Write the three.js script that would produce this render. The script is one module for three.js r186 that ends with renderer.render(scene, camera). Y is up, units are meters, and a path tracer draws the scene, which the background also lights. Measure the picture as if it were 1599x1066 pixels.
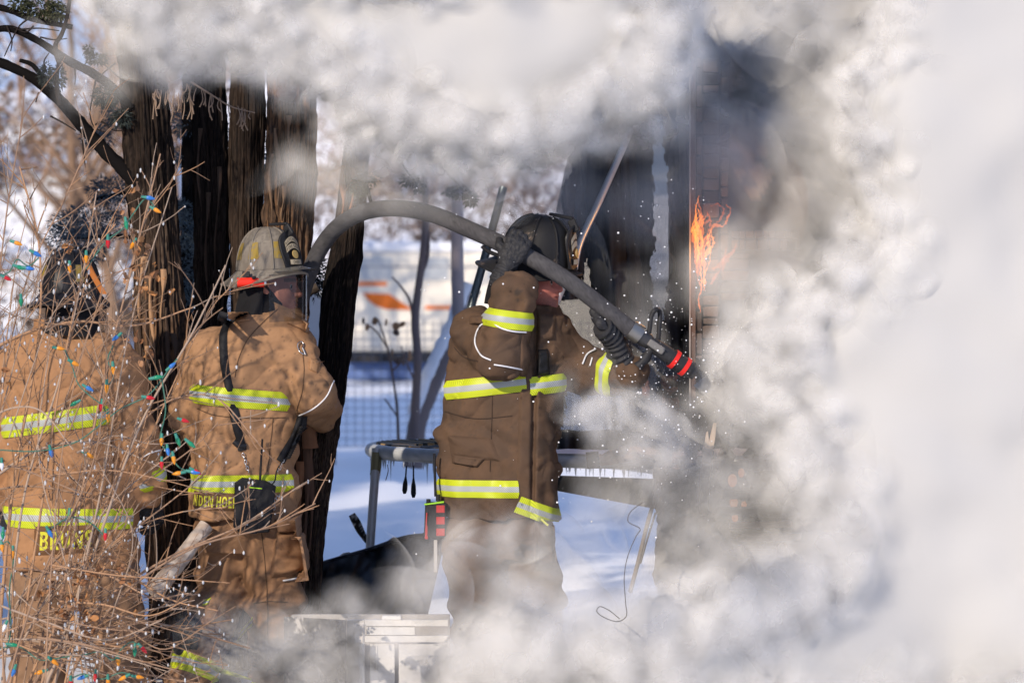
import * as THREE from 'three';
import { mergeGeometries } from 'three/addons/utils/BufferGeometryUtils.js';
import { RoundedBoxGeometry } from 'three/addons/geometries/RoundedBoxGeometry.js';
import { createNoise3D } from 'simplex-noise';

// ---------- camera, sky, sun, exposure ----------
const scene = new THREE.Scene();
const PW = 1599, PH = 1066, HORIZON = 469, EYE = 1.6, CAMZ = 12;
const camera = new THREE.PerspectiveCamera(13.16, PW / PH, 0.5, 2000);
camera.position.set(0, EYE, CAMZ);
camera.lookAt(0, EYE, 0);
camera.setViewOffset(PW, PH, 0, PH / 2 - HORIZON, PW, PH);   // rising-front lens: level camera, horizon above the middle
camera.focus = 12.0;
camera.userData.fStop = 3.2;

const renderer = new THREE.WebGLRenderer();
renderer.toneMapping = THREE.LinearToneMapping;
renderer.toneMappingExposure = 1.3;
renderer.shadowMap.enabled = true;

{ // clear winter sky, paler towards the horizon
  const w = 64, h = 32, d = new Float32Array(w * h * 4);
  for (let r = 0; r < h; r++) for (let c = 0; c < w; c++) {
    const up = Math.max(0, Math.sin(((r + 0.5) / h - 0.5) * Math.PI)), t = Math.pow(up, 0.6), k = (r * w + c) * 4;
    d[k] = 0.37 - 0.21 * t; d[k + 1] = 0.45 - 0.19 * t; d[k + 2] = 0.64 - 0.10 * t; d[k + 3] = 1;
  }
  const sky = new THREE.DataTexture(d, w, h, THREE.RGBAFormat, THREE.FloatType);
  sky.mapping = THREE.EquirectangularReflectionMapping;
  scene.background = sky; scene.environment = sky;
}
const sun = new THREE.DirectionalLight(new THREE.Color(1, 0.87, 0.72), 3.3);
sun.name = 'sun';
sun.position.set(-4.6, 4.6, 8.5); sun.target.position.set(0, 0, 0);
sun.castShadow = true; sun.shadow.radius = 2;
Object.assign(sun.shadow.camera, { left: -40, right: 40, top: 40, bottom: -40, near: 0.1, far: 200 });
sun.shadow.mapSize.set(4096, 4096);
scene.add(sun, sun.target);

// ---------- helpers ----------
let seed = 20240117;
const rnd = () => { seed = (seed + 0x6d2b79f5) | 0; let t = Math.imul(seed ^ (seed >>> 15), 1 | seed); t = (t + Math.imul(t ^ (t >>> 7), 61 | t)) ^ t; return ((t ^ (t >>> 14)) >>> 0) / 4294967296; };
const rr = (a, b) => a + (b - a) * rnd();
const n3 = createNoise3D(rnd);
const fbm = (x, y, z, o = 4) => { let s = 0, a = 0.5, t = 0; for (let i = 0; i < o; i++) { s += a * n3(x, y, z); t += a; x = x * 2.03 + 7.1; y = y * 2.03 - 3.7; z = z * 2.03 + 1.3; a *= 0.5; } return s / t; };
const V = (x, y, z) => new THREE.Vector3(x, y, z);
const FPX = (PH / 2) / Math.tan((13.16 * Math.PI) / 360);
const S = (z) => (CAMZ - z) / FPX;                       // metres per photograph pixel at depth z
const P = (px, py, z = 0) => V((px - PW / 2) * S(z), EYE - (py - HORIZON) * S(z), z);
const clamp = (x, a = 0, b = 1) => Math.min(b, Math.max(a, x));
const sst = (x, a, b) => { const t = clamp((x - a) / (b - a)); return t * t * (3 - 2 * t); };
const mixc = (a, b, t) => [a[0] + (b[0] - a[0]) * t, a[1] + (b[1] - a[1]) * t, a[2] + (b[2] - a[2]) * t];

const taken = {};
function numbered(n) { const k = taken[n] = (taken[n] ?? -1) + 1; return k ? n + '_' + String(k).padStart(3, '0') : n; }
function tag(o, label, category, group) { o.userData.label = label; o.userData.category = category; if (group) o.userData.group = group; return o; }
function thing(name, label, category, pos = V(0, 0, 0), group) {
  const o = new THREE.Group(); o.name = numbered(name); o.position.copy(pos); tag(o, label, category, group); scene.add(o); return o;
}
// geometry is given in world coordinates; it is stored relative to its parent
function part(parent, name, geo, m, label) {
  const off = V(0, 0, 0); for (let q = parent; q && q !== scene; q = q.parent) off.add(q.position);
  if (off.lengthSq()) geo.translate(-off.x, -off.y, -off.z);
  const o = new THREE.Mesh(geo, m); o.name = name; o.castShadow = o.receiveShadow = true; parent.add(o);
  if (label) o.userData.label = label;
  return o;
}
function single(name, label, category, geo, m, pos = V(0, 0, 0), group) {
  geo.translate(-pos.x, -pos.y, -pos.z);
  const o = new THREE.Mesh(geo, m); o.name = numbered(name); o.position.copy(pos); o.castShadow = o.receiveShadow = true;
  tag(o, label, category, group); scene.add(o); return o;
}
function struct(name, geo, m) { const o = new THREE.Mesh(geo, m); o.name = name; o.userData.kind = 'structure'; o.receiveShadow = o.castShadow = true; scene.add(o); return o; }
const mat = (r, g, b, rough = 0.8, extra = {}) => new THREE.MeshPhysicalMaterial({ color: new THREE.Color().setRGB(r, g, b), roughness: rough, specularIntensity: 0.5, ...extra });
const vmat = (rough = 0.85, extra = {}) => new THREE.MeshPhysicalMaterial({ color: 0xffffff, vertexColors: true, roughness: rough, specularIntensity: 0.35, ...extra });
const merge = (list) => mergeGeometries(list.map((g) => { const q = g.index ? g.toNonIndexed() : g; for (const k of Object.keys(q.attributes)) if (!['position', 'normal', 'uv', 'color'].includes(k)) q.deleteAttribute(k); return q; }), false);
const mergeBare = (list) => merge(list.map((g) => { g.deleteAttribute('uv'); g.deleteAttribute('color'); return g; }));
function tint(geo, fn) { if (!geo) return geo;
  const p = geo.attributes.position, n = geo.attributes.normal, c = new Float32Array(p.count * 3), q = V(0, 0, 0), m = V(0, 1, 0);
  for (let i = 0; i < p.count; i++) { q.fromBufferAttribute(p, i); if (n) m.fromBufferAttribute(n, i); const k = fn(q, m); c[i * 3] = k[0]; c[i * 3 + 1] = k[1]; c[i * 3 + 2] = k[2]; }
  geo.setAttribute('color', new THREE.BufferAttribute(c, 3)); return geo;
}
function box(cx, cy, cz, sx, sy, sz, bevel = 0.004, rot) {
  const g = bevel ? new RoundedBoxGeometry(sx, sy, sz, 1, Math.min(bevel, sx / 2.1, sy / 2.1, sz / 2.1)) : new THREE.BoxGeometry(sx, sy, sz);
  if (rot) g.applyMatrix4(new THREE.Matrix4().makeRotationFromEuler(new THREE.Euler(...rot)));
  g.translate(cx, cy, cz); return g;
}
// bar with a rectangular section from a to b
function bar(a, b, w, h, bevel = 0.002, roll = 0) {
  const d = b.clone().sub(a), g = bevel ? new RoundedBoxGeometry(w, h, d.length(), 1, Math.min(bevel, w / 2.1, h / 2.1)) : new THREE.BoxGeometry(w, h, d.length());
  if (roll) g.rotateZ(roll);
  const m = new THREE.Matrix4().lookAt(b, a, Math.abs(d.clone().normalize().y) > 0.99 ? V(1, 0, 0) : V(0, 1, 0)); m.setPosition(a.clone().add(b).multiplyScalar(0.5));
  return g.applyMatrix4(m);
}
// tube through points; rad is a number or f(t, angle); ends closed
function tube(pts, rad, nl = 24, nr = 8, opts = {}) {
  const curve = pts.length === 2 ? new THREE.LineCurve3(pts[0], pts[1]) : new THREE.CatmullRomCurve3(pts, false, 'centripetal');
  const pos = [], nor = [], uv = [], idx = [], f = typeof rad === 'function' ? rad : () => rad;
  const len = curve.getLength(); let up = null; const prev = V(0, 0, 0);
  for (let i = 0; i <= nl; i++) {
    const t = i / nl, c = curve.getPointAt(t), d = curve.getTangentAt(t);
    if (!up) { up = Math.abs(d.y) > 0.9 ? V(1, 0, 0) : V(0, 1, 0); }
    const side = V(0, 0, 0).crossVectors(d, up).normalize(); up = V(0, 0, 0).crossVectors(side, d).normalize();
    for (let j = 0; j <= nr; j++) {
      const a = (j / nr) * Math.PI * 2, r = f(t, a % (Math.PI * 2), c), n = side.clone().multiplyScalar(Math.cos(a)).addScaledVector(up, Math.sin(a));
      pos.push(c.x + n.x * r, c.y + n.y * r, c.z + n.z * r); nor.push(n.x, n.y, n.z); uv.push((j / nr) * (opts.uw ?? 1), t * len);
    }
    prev.copy(c);
  }
  for (let i = 0; i < nl; i++) for (let j = 0; j < nr; j++) { const a = i * (nr + 1) + j, b = a + nr + 1; idx.push(a, b, a + 1, b, b + 1, a + 1); }
  for (const [row, flip] of [[0, 1], [nl, 0]]) {
    const c = curve.getPointAt(row / nl), d = curve.getTangentAt(row / nl).multiplyScalar(flip ? -1 : 1), k = pos.length / 3;
    pos.push(c.x, c.y, c.z); nor.push(d.x, d.y, d.z); uv.push(0, 0);
    for (let j = 0; j <= nr; j++) { const q = (row * (nr + 1) + j) * 3; pos.push(pos[q], pos[q + 1], pos[q + 2]); nor.push(d.x, d.y, d.z); uv.push(0, 0); }
    for (let j = 0; j < nr; j++) flip ? idx.push(k, k + 1 + j, k + 2 + j) : idx.push(k, k + 2 + j, k + 1 + j);
  }
  const g = new THREE.BufferGeometry(); g.setIndex(idx);
  g.setAttribute('position', new THREE.Float32BufferAttribute(pos, 3)); g.setAttribute('normal', new THREE.Float32BufferAttribute(nor, 3)); g.setAttribute('uv', new THREE.Float32BufferAttribute(uv, 2));
  if (opts.smooth) { g.computeVertexNormals(); }
  return g;
}
// sheet over a grid: f(u, v) -> Vector3, both in 0..1
function sheet(nu, nv, f, uvs = [1, 1]) {
  const pos = [], uv = [], idx = [];
  for (let j = 0; j <= nv; j++) for (let i = 0; i <= nu; i++) { const q = f(i / nu, j / nv); pos.push(q.x, q.y, q.z); uv.push((i / nu) * uvs[0], (j / nv) * uvs[1]); }
  for (let j = 0; j < nv; j++) for (let i = 0; i < nu; i++) { const a = j * (nu + 1) + i, b = a + nu + 1; idx.push(a, a + 1, b, b, a + 1, b + 1); }
  const g = new THREE.BufferGeometry(); g.setIndex(idx); g.setAttribute('position', new THREE.Float32BufferAttribute(pos, 3)); g.setAttribute('uv', new THREE.Float32BufferAttribute(uv, 2)); g.computeVertexNormals(); return g;
}
function canvasTex(w, h, draw) { const c = document.createElement('canvas'); c.width = w; c.height = h; draw(c.getContext('2d'), w, h); const t = new THREE.CanvasTexture(c); t.colorSpace = THREE.SRGBColorSpace; t.wrapS = t.wrapT = THREE.RepeatWrapping; return t; }

// ---------- implicit surfaces ----------
const smin = (a, b, k) => { const h = Math.max(k - Math.abs(a - b), 0) / k; return Math.min(a, b) - h * h * k * 0.25; };
function sdCap(p, a, b, ra, rb) {        // capsule with a linear taper
  const dx = b.x - a.x, dy = b.y - a.y, dz = b.z - a.z, ex = p.x - a.x, ey = p.y - a.y, ez = p.z - a.z;
  const t = clamp((ex * dx + ey * dy + ez * dz) / (dx * dx + dy * dy + dz * dz)), x = ex - dx * t, y = ey - dy * t, z = ez - dz * t;
  return Math.sqrt(x * x + y * y + z * z) - (ra + (rb - ra) * t);
}
const sdEll = (p, cx, cy, cz, a, b, c) => { const x = (p.x - cx) / a, y = (p.y - cy) / b, z = (p.z - cz) / c; return (Math.sqrt(x * x + y * y + z * z) - 1) * Math.min(a, b, c); };
const sdBall = (p, x, y, z, r) => Math.hypot(p.x - x, p.y - y, p.z - z) - r;
// stacked elliptic cross-sections: rows [y, cx, cz, half width, half depth], top first; yaw about y
function sdStack(rows, yaw, pow = 2.4) {
  const C = Math.cos(yaw), Sn = Math.sin(yaw), top = rows[0][0], bot = rows[rows.length - 1][0];
  return (p) => {
    const y = clamp(p.y, bot, top); let i = 0; while (i < rows.length - 2 && y < rows[i + 1][0]) i++;
    const A = rows[i], B = rows[i + 1], t0 = clamp((A[0] - y) / (A[0] - B[0])), t = t0 * t0 * (3 - 2 * t0) * 0.5 + t0 * 0.5, L = (k) => A[k] + (B[k] - A[k]) * t;
    const x = p.x - L(1), z = p.z - L(2), u = Math.abs(x * C - z * Sn) / L(3), v = Math.abs(x * Sn + z * C) / L(4);
    const d = (Math.pow(Math.pow(u, pow) + Math.pow(v, pow), 1 / pow) - 1) * Math.min(L(3), L(4)), e = Math.max(p.y - top, bot - p.y);
    return e > 0 ? Math.hypot(Math.max(d, 0), e) + Math.min(0, d) * 0.01 : d;
  };
}
function meshSDF(f, lo, hi, cell) {      // surface nets
  const nx = Math.ceil((hi.x - lo.x) / cell) + 1, ny = Math.ceil((hi.y - lo.y) / cell) + 1, nz = Math.ceil((hi.z - lo.z) / cell) + 1, D = new Float32Array(nx * ny * nz), p = V(0, 0, 0);
  for (let k = 0, o = 0; k < nz; k++) for (let j = 0; j < ny; j++) for (let i = 0; i < nx; i++, o++) { p.set(lo.x + i * cell, lo.y + j * cell, lo.z + k * cell); D[o] = f(p); }
  const id = new Int32Array(nx * ny * nz).fill(-1), pos = [], idx = [], sx = 1, sy = nx, sz = nx * ny, cor = [0, sx, sy, sx + sy, sz, sx + sz, sy + sz, sx + sy + sz];
  const E = [[0, 1], [2, 3], [4, 5], [6, 7], [0, 2], [1, 3], [4, 6], [5, 7], [0, 4], [1, 5], [2, 6], [3, 7]];
  for (let k = 0; k < nz - 1; k++) for (let j = 0; j < ny - 1; j++) for (let i = 0; i < nx - 1; i++) {
    const o = i + j * sy + k * sz; let m = 0; for (let c = 0; c < 8; c++) if (D[o + cor[c]] < 0) m |= 1 << c;
    if (m === 0 || m === 255) continue;
    let x = 0, y = 0, z = 0, n = 0;
    for (const [a, b] of E) { if (((m >> a) & 1) === ((m >> b) & 1)) continue; const da = D[o + cor[a]], t = da / (da - D[o + cor[b]]);
      x += (a & 1) + t * ((b & 1) - (a & 1)); y += ((a >> 1) & 1) + t * (((b >> 1) & 1) - ((a >> 1) & 1)); z += (a >> 2) + t * ((b >> 2) - (a >> 2)); n++; }
    id[o] = pos.length / 3; pos.push(lo.x + (i + x / n) * cell, lo.y + (j + y / n) * cell, lo.z + (k + z / n) * cell);
  }
  for (let k = 1; k < nz - 1; k++) for (let j = 1; j < ny - 1; j++) for (let i = 1; i < nx - 1; i++) {
    const o = i + j * sy + k * sz, d = D[o] < 0;
    for (const [s, u, v] of [[sx, sy, sz], [sy, sz, sx], [sz, sx, sy]]) if (d !== (D[o + s] < 0)) {
      const a = id[o], b = id[o - u], c = id[o - u - v], e = id[o - v]; if (a < 0 || b < 0 || c < 0 || e < 0) continue;
      d ? idx.push(a, b, c, a, c, e) : idx.push(a, c, b, a, e, c);
    }
  }
  const g = new THREE.BufferGeometry(); g.setIndex(idx); g.setAttribute('position', new THREE.Float32BufferAttribute(pos, 3));
  const N = new Float32Array(pos.length), h = cell * 0.4, q = V(0, 0, 0);
  for (let i = 0; i < pos.length; i += 3) {
    const [x, y, z] = [pos[i], pos[i + 1], pos[i + 2]], a = f(q.set(x + h, y, z)) - f(q.set(x - h, y, z)), b = f(q.set(x, y + h, z)) - f(q.set(x, y - h, z)), c = f(q.set(x, y, z + h)) - f(q.set(x, y, z - h)), l = Math.hypot(a, b, c) || 1;
    N[i] = a / l; N[i + 1] = b / l; N[i + 2] = c / l;
  }
  g.setAttribute('normal', new THREE.BufferAttribute(N, 3));
  return g;
}
// walk from far along dir until the surface f = off
function land(f, from, dir, off, far = 0.9) {
  const p = from.clone(); let s = 0;
  for (let i = 0; i < 60; i++) { const d = f(p) - off; if (d < 0.0006) break; const st = Math.min(d * 0.7, 0.05); p.addScaledVector(dir, st); s += st; if (s > far) return null; }
  return p;
}
// band laid round a sleeve, leg or coat: ring axis u at centre c, from angle a0 to a1, height h0..h1; wob bends its run
function bandOn(f, c, u, e1, a0, a1, h0, h1, off = 0.004, n = 64, m = 4, R = 0.45, wob = null) {
  u = u.clone().normalize(); e1 = e1.clone().addScaledVector(u, -e1.dot(u)).normalize(); const e2 = V(0, 0, 0).crossVectors(u, e1); let run = 0, last = null; const lens = [];
  const grid = [];
  for (let i = 0; i <= n; i++) {
    const a = a0 + ((a1 - a0) * i) / n, d = e1.clone().multiplyScalar(Math.cos(a)).addScaledVector(e2, Math.sin(a)), col = [];
    for (let j = 0; j <= m; j++) {
      const h = h0 + ((h1 - h0) * j) / m + (wob ? wob(a) : 0), st = c.clone().addScaledVector(u, h).addScaledVector(d, R), edge = j === 0 || j === m ? off * 0.4 : off;
      col.push(land(f, st, d.clone().negate(), edge, R) ?? c.clone().addScaledVector(u, h));
    }
    const mid = col[m >> 1]; if (last) run += mid.distanceTo(last); last = mid; lens.push(run); grid.push(col);
  }
  const pos = [], uv = [], idx = [];
  grid.forEach((col, i) => col.forEach((q, j) => { pos.push(q.x, q.y, q.z); uv.push(lens[i] / 0.078, j / m); }));
  for (let i = 0; i < n; i++) for (let j = 0; j < m; j++) { const a = i * (m + 1) + j, b = a + m + 1; idx.push(a, b, a + 1, b, b + 1, a + 1); }
  const g = new THREE.BufferGeometry(); g.setIndex(idx); g.setAttribute('position', new THREE.Float32BufferAttribute(pos, 3)); g.setAttribute('uv', new THREE.Float32BufferAttribute(uv, 2)); g.computeVertexNormals(); return g;
}
// patch laid on a surface: a quadrilateral given by four world corners (tl, tr, br, bl) pushed along dir until it lands
function patchOn(f, tl, tr, br, bl, off, nu = 16, nv = 16, dir = V(0, 0, -1), round = 0.15, back = 0.5) {
  const g = sheet(nu, nv, (u, v) => {
    const a = tl.clone().lerp(tr, u), b = bl.clone().lerp(br, u), q = b.lerp(a, v).addScaledVector(dir, -back);
    const e = Math.min(u, 1 - u, v, 1 - v), o = off * sst(e, -0.001, round) - 0.002 * (e < 0.001 ? 1 : 0);
    return land(f, q, dir, o, 1.2) ?? q.addScaledVector(dir, back);
  });
  return g;
}
// strip of width w (m) along photograph points at depth about z, laid on a surface
function stripOn(f, pts, w, off, z = 0.3, dir = V(0, 0, -1), n = 40, wv = 4) {
  const c = new THREE.CatmullRomCurve3(pts.map(([x, y]) => P(x, y, z)));
  return sheet(wv, n, (u, v) => {
    const q = c.getPointAt(v), d = c.getTangentAt(v), s = V(d.y, -d.x, 0).normalize(); q.addScaledVector(s, (u - 0.5) * w); const e = q.clone();
    const k = Math.min(u, 1 - u) < 0.01 ? off * 0.3 : off;
    return land(f, e.addScaledVector(dir, -0.3), dir, k, 1.2) ?? q;
  }, [1, 8]);
}
function ropeOn(f, pts, r, off, z = 0.3, n = 40, dir = V(0, 0, -1)) {
  const c = new THREE.CatmullRomCurve3(pts.map(([x, y]) => P(x, y, z))), out = [];
  for (let i = 0; i <= n; i++) { const q = c.getPointAt(i / n).addScaledVector(dir, -0.3), h = land(f, q, dir, off, 1.2); if (h) out.push(h); }
  return out.length > 2 ? tube(out, r, n * 2, 6) : null;
}
// ---------- ground ----------
function groundY(x, z) {
  const far = sst(-z, 22, 60), bank = 6.4 * sst(-z, 34, 56) * sst(-x + (z + 50) * 0.02, 5.4, 8.6);
  const near = 0.05 * fbm(x * 0.5, 3, z * 0.5) + 0.018 * fbm(x * 2.1, 9, z * 2.1) + 0.006 * n3(x * 7, 2, z * 7);
  return near + bank + far * 0.15 * fbm(x * 0.1, 1, z * 0.1) + 0.07 * sst(-z, 2, 5) * fbm(x * 0.9, 5, z * 0.35);
}
{
  const xs = [], zs = [], axis = (a, b, n, p) => { const o = []; for (let i = 0; i <= n; i++) { const t = (i / n) * 2 - 1; o.push((a + b) / 2 + ((b - a) / 2) * Math.sign(t) * Math.pow(Math.abs(t), p)); } return o; };
  xs.push(...axis(-500, 500, 260, 3.2));
  for (let i = 0; i <= 300; i++) { const t = i / 300; zs.push(14 - 30 * t - 900 * Math.pow(t, 5)); }
  const pos = [], idx = [], uv = [];
  for (const z of zs) for (const x of xs) { pos.push(x, groundY(x, z), z); uv.push(x, z); }
  const n = xs.length;
  for (let j = 0; j < zs.length - 1; j++) for (let i = 0; i < n - 1; i++) { const a = j * n + i, b = a + n; idx.push(a, b, a + 1, b, b + 1, a + 1); }
  const g = new THREE.BufferGeometry(); g.setIndex(idx); g.setAttribute('position', new THREE.Float32BufferAttribute(pos, 3)); g.setAttribute('uv', new THREE.Float32BufferAttribute(uv, 2)); g.computeVertexNormals();
  tint(g, (p) => { const soot = sst(fbm(p.x * 1.3, 4, p.z * 1.3), 0.05, 0.5) * sst(p.z, -3.2, -1.2); return mixc([0.86, 0.87, 0.88], [0.30, 0.28, 0.26], soot * 0.5); });
  struct('snowy_ground', g, vmat(0.75));
}

// ---------- travel trailer far behind the fence ----------
{
  const z = -46, o = thing('travel_trailer', 'white travel trailer with orange swoosh stripes parked beyond the wire fence', 'trailer', P(780, 592, z));
  const k = S(z), X = (px) => (px - 799.5) * k, Y = (py) => EYE - (py - HORIZON) * k, x0 = X(524), x1 = X(1010), y0 = Y(549), y1 = Y(394), zc = z - 1.2;
  part(o, 'body', box((x0 + x1) / 2, (y0 + y1) / 2, zc, x1 - x0, y1 - y0, 2.4, 0.12), mat(0.82, 0.76, 0.64, 0.5));
  part(o, 'roof_trim', box((x0 + x1) / 2, y1 - 0.28, z + 0.012, x1 - x0 - 0.3, 0.04, 0.03, 0.006), mat(0.35, 0.35, 0.36, 0.5));
  part(o, 'roof_snow', box((x0 + x1) / 2, y1 + 0.1, zc, x1 - x0 - 0.1, 0.22, 2.3, 0.09), mat(0.85, 0.86, 0.88, 0.8));
  part(o, 'underframe', box((x0 + x1) / 2, y0 - 0.12, zc, x1 - x0 - 0.4, 0.2, 2.0, 0.02), mat(0.03, 0.03, 0.035, 0.7));
  const org = mat(0.75, 0.17, 0.02, 0.5);
  const poly = (pts) => { const s = new THREE.Shape(pts.map(([a, b]) => new THREE.Vector2(X(a), Y(b)))); const g = new THREE.ExtrudeGeometry(s, { depth: 0.012, bevelEnabled: false }); g.translate(0, 0, z + 0.001); return g; };
  part(o, 'orange_stripe', poly([[548, 446], [562, 440], [604, 440], [604, 446]]), org);
  part(o, 'orange_stripe', poly([[566, 457], [608, 459], [624, 470], [640, 480], [650, 484], [604, 483], [586, 477], [574, 468]]), org);
  part(o, 'orange_stripe', poly([[664, 477], [704, 477], [704, 483], [664, 483]]), org);
  for (const [a, b] of [[560, 612], [655, 700], [760, 840]]) {
    const w = part(o, 'window', box((X(a) + X(b)) / 2, Y(418), z + 0.01, X(b) - X(a), (434 - 402) * k, 0.03, 0.02), mat(0.50, 0.52, 0.52, 0.35));
    part(w, 'window_sill', box((X(a) + X(b)) / 2, Y(435), z + 0.02, X(b) - X(a) + 0.05, 0.05, 0.04), mat(0.6, 0.6, 0.58, 0.5));
  }
  for (const px of [755, 812]) { const w = new THREE.TorusGeometry(0.27, 0.1, 10, 24); w.translate(X(px), 0.36, z - 0.1); const t = part(o, 'wheel', w, mat(0.03, 0.03, 0.03, 0.8)); const r = new THREE.CylinderGeometry(0.2, 0.2, 0.12, 20); r.rotateX(Math.PI / 2); r.translate(X(px), 0.36, z - 0.09); part(t, 'rim', r, mat(0.5, 0.5, 0.5, 0.4)); }
  part(o, 'skirt', box(X(620), Y(577), z - 0.5, 3.0, 0.42, 0.05, 0.01), mat(0.13, 0.2, 0.42, 0.6));
}
// ---------- far houses ----------
function house(name, label, x0, x1, z, eave, ridge, wallc, side = 8) {
  const o = thing(name, label, 'house', V((x0 + x1) / 2, 0, z));
  part(o, 'wall', box((x0 + x1) / 2, eave / 2, z - side / 2, x1 - x0, eave, side, 0), mat(...wallc, 0.8));
  const s = new THREE.Shape([new THREE.Vector2(-side / 2 - 0.5, eave - 0.1), new THREE.Vector2(side / 2 + 0.5, eave - 0.1), new THREE.Vector2(0, ridge)]);
  const g = new THREE.ExtrudeGeometry(s, { depth: x1 - x0 + 0.8, bevelEnabled: false }); g.rotateY(Math.PI / 2); g.translate(x0 - 0.4, 0, z - side / 2);
  part(o, 'roof', g, mat(0.84, 0.85, 0.88, 0.8));
  const n = Math.max(2, Math.round((x1 - x0) / 3.2));
  for (let i = 0; i < n; i++) { const cx = x0 + ((i + 0.5) * (x1 - x0)) / n; const w = part(o, 'window', box(cx, eave * 0.55, z + 0.02, 1.1, 1.3, 0.08, 0.01), mat(0.07, 0.08, 0.1, 0.2)); part(w, 'window_sill', merge([box(cx, eave * 0.55 + 0.7, z + 0.05, 1.35, 0.12, 0.1), box(cx, eave * 0.55 - 0.7, z + 0.05, 1.35, 0.12, 0.1), box(cx - 0.61, eave * 0.55, z + 0.05, 0.12, 1.28, 0.1), box(cx + 0.61, eave * 0.55, z + 0.05, 0.12, 1.28, 0.1)]), mat(0.75, 0.74, 0.7, 0.6)); }
  return o;
}
house('house', 'tan house seen far off between the cedar trunks', -14, -4.6, -92, 6.4, 9.5, [0.55, 0.36, 0.22]);
house('house', 'far peach coloured house above the trailer under hanging cedar sprigs', -2.6, 3.4, -104, 5.6, 8.0, [0.62, 0.42, 0.27]);
house('garage', 'low garage with a snow covered roof directly behind the trailer', -5.2, 4.2, -58, 2.2, 4.2, [0.45, 0.46, 0.47], 7);
// sheds the long shadow over the yard: an evergreen belt left of the frame
function leafTris(list, size, col, opts = {}) {     // many small faces spread through ellipsoids {c, r, n}
  const pos = [], nor = [], cl = [], d = V(0, 0, 0), q = V(0, 0, 0), s = V(0, 0, 0), droop = opts.droop ?? 0.3, asp = opts.asp ?? 0.35;
  for (const b of list) for (let i = 0; i < b.n; i++) {
    d.set(rnd() - 0.5, rnd() - 0.5, rnd() - 0.5).normalize(); const rad = Math.pow(rnd(), 0.45), c = V(b.c.x + d.x * b.r[0] * rad, b.c.y + d.y * b.r[1] * rad, b.c.z + d.z * b.r[2] * rad);
    const L = size * rr(0.6, 1.4); q.copy(d).add(V(rnd() - 0.5, rnd() - 0.5 - droop, rnd() - 0.5)).normalize(); s.set(rnd() - 0.5, rnd() - 0.5, rnd() - 0.5).cross(q).normalize();
    const w = L * asp, k = rr(0.65, 1.35), cc = typeof col === 'function' ? col(c, d) : col;
    const A = [c.x - s.x * w, c.y - s.y * w, c.z - s.z * w], B = [c.x + s.x * w, c.y + s.y * w, c.z + s.z * w], C = [c.x + q.x * L, c.y + q.y * L, c.z + q.z * L];
    pos.push(...A, ...B, ...C); const n = V(0, 0, 0).crossVectors(s, q); for (let j = 0; j < 3; j++) { nor.push(n.x, n.y, n.z); cl.push(cc[0] * k, cc[1] * k, cc[2] * k); }
  }
  const g = new THREE.BufferGeometry(); g.setAttribute('position', new THREE.Float32BufferAttribute(pos, 3)); g.setAttribute('normal', new THREE.Float32BufferAttribute(nor, 3)); g.setAttribute('color', new THREE.Float32BufferAttribute(cl, 3)); return g;
}
const leafM = new THREE.MeshPhysicalMaterial({ vertexColors: true, roughness: 0.9, specularIntensity: 0.25, transmission: 0.15 });
{
  const trunks = [], blobs = [];
  for (let i = 0; i < 11; i++) {
    const x = -9.5 - rr(0, 3) - i * 0.12, z = 8 - i * 2.6 + rr(-0.6, 0.6), h = rr(13, 17);
    trunks.push(tube([V(x, -0.3, z), V(x, h, z)], (t) => 0.22 * (1 - t) + 0.02, 6, 8));
    for (let k = 0; k < 9; k++) { const t = k / 9, r = 2.3 * (1 - t) + 0.35; blobs.push({ c: V(x + rr(-0.2, 0.2), 0.8 + t * (h - 1), z + rr(-0.2, 0.2)), r: [r, h / 11, r], n: Math.round(260 * (1 - t) + 60) }); }
  }
  const o = new THREE.Group(); o.name = 'conifer_belt'; o.userData.kind = 'stuff'; o.userData.label = 'dense belt of tall dark evergreens along the yard'; o.userData.category = 'trees'; scene.add(o);
  part(o, 'trunk', mergeBare(trunks), mat(0.08, 0.06, 0.045, 0.9)); part(o, 'crown', leafTris(blobs, 0.5, [0.035, 0.05, 0.03]), leafM);
}
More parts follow.
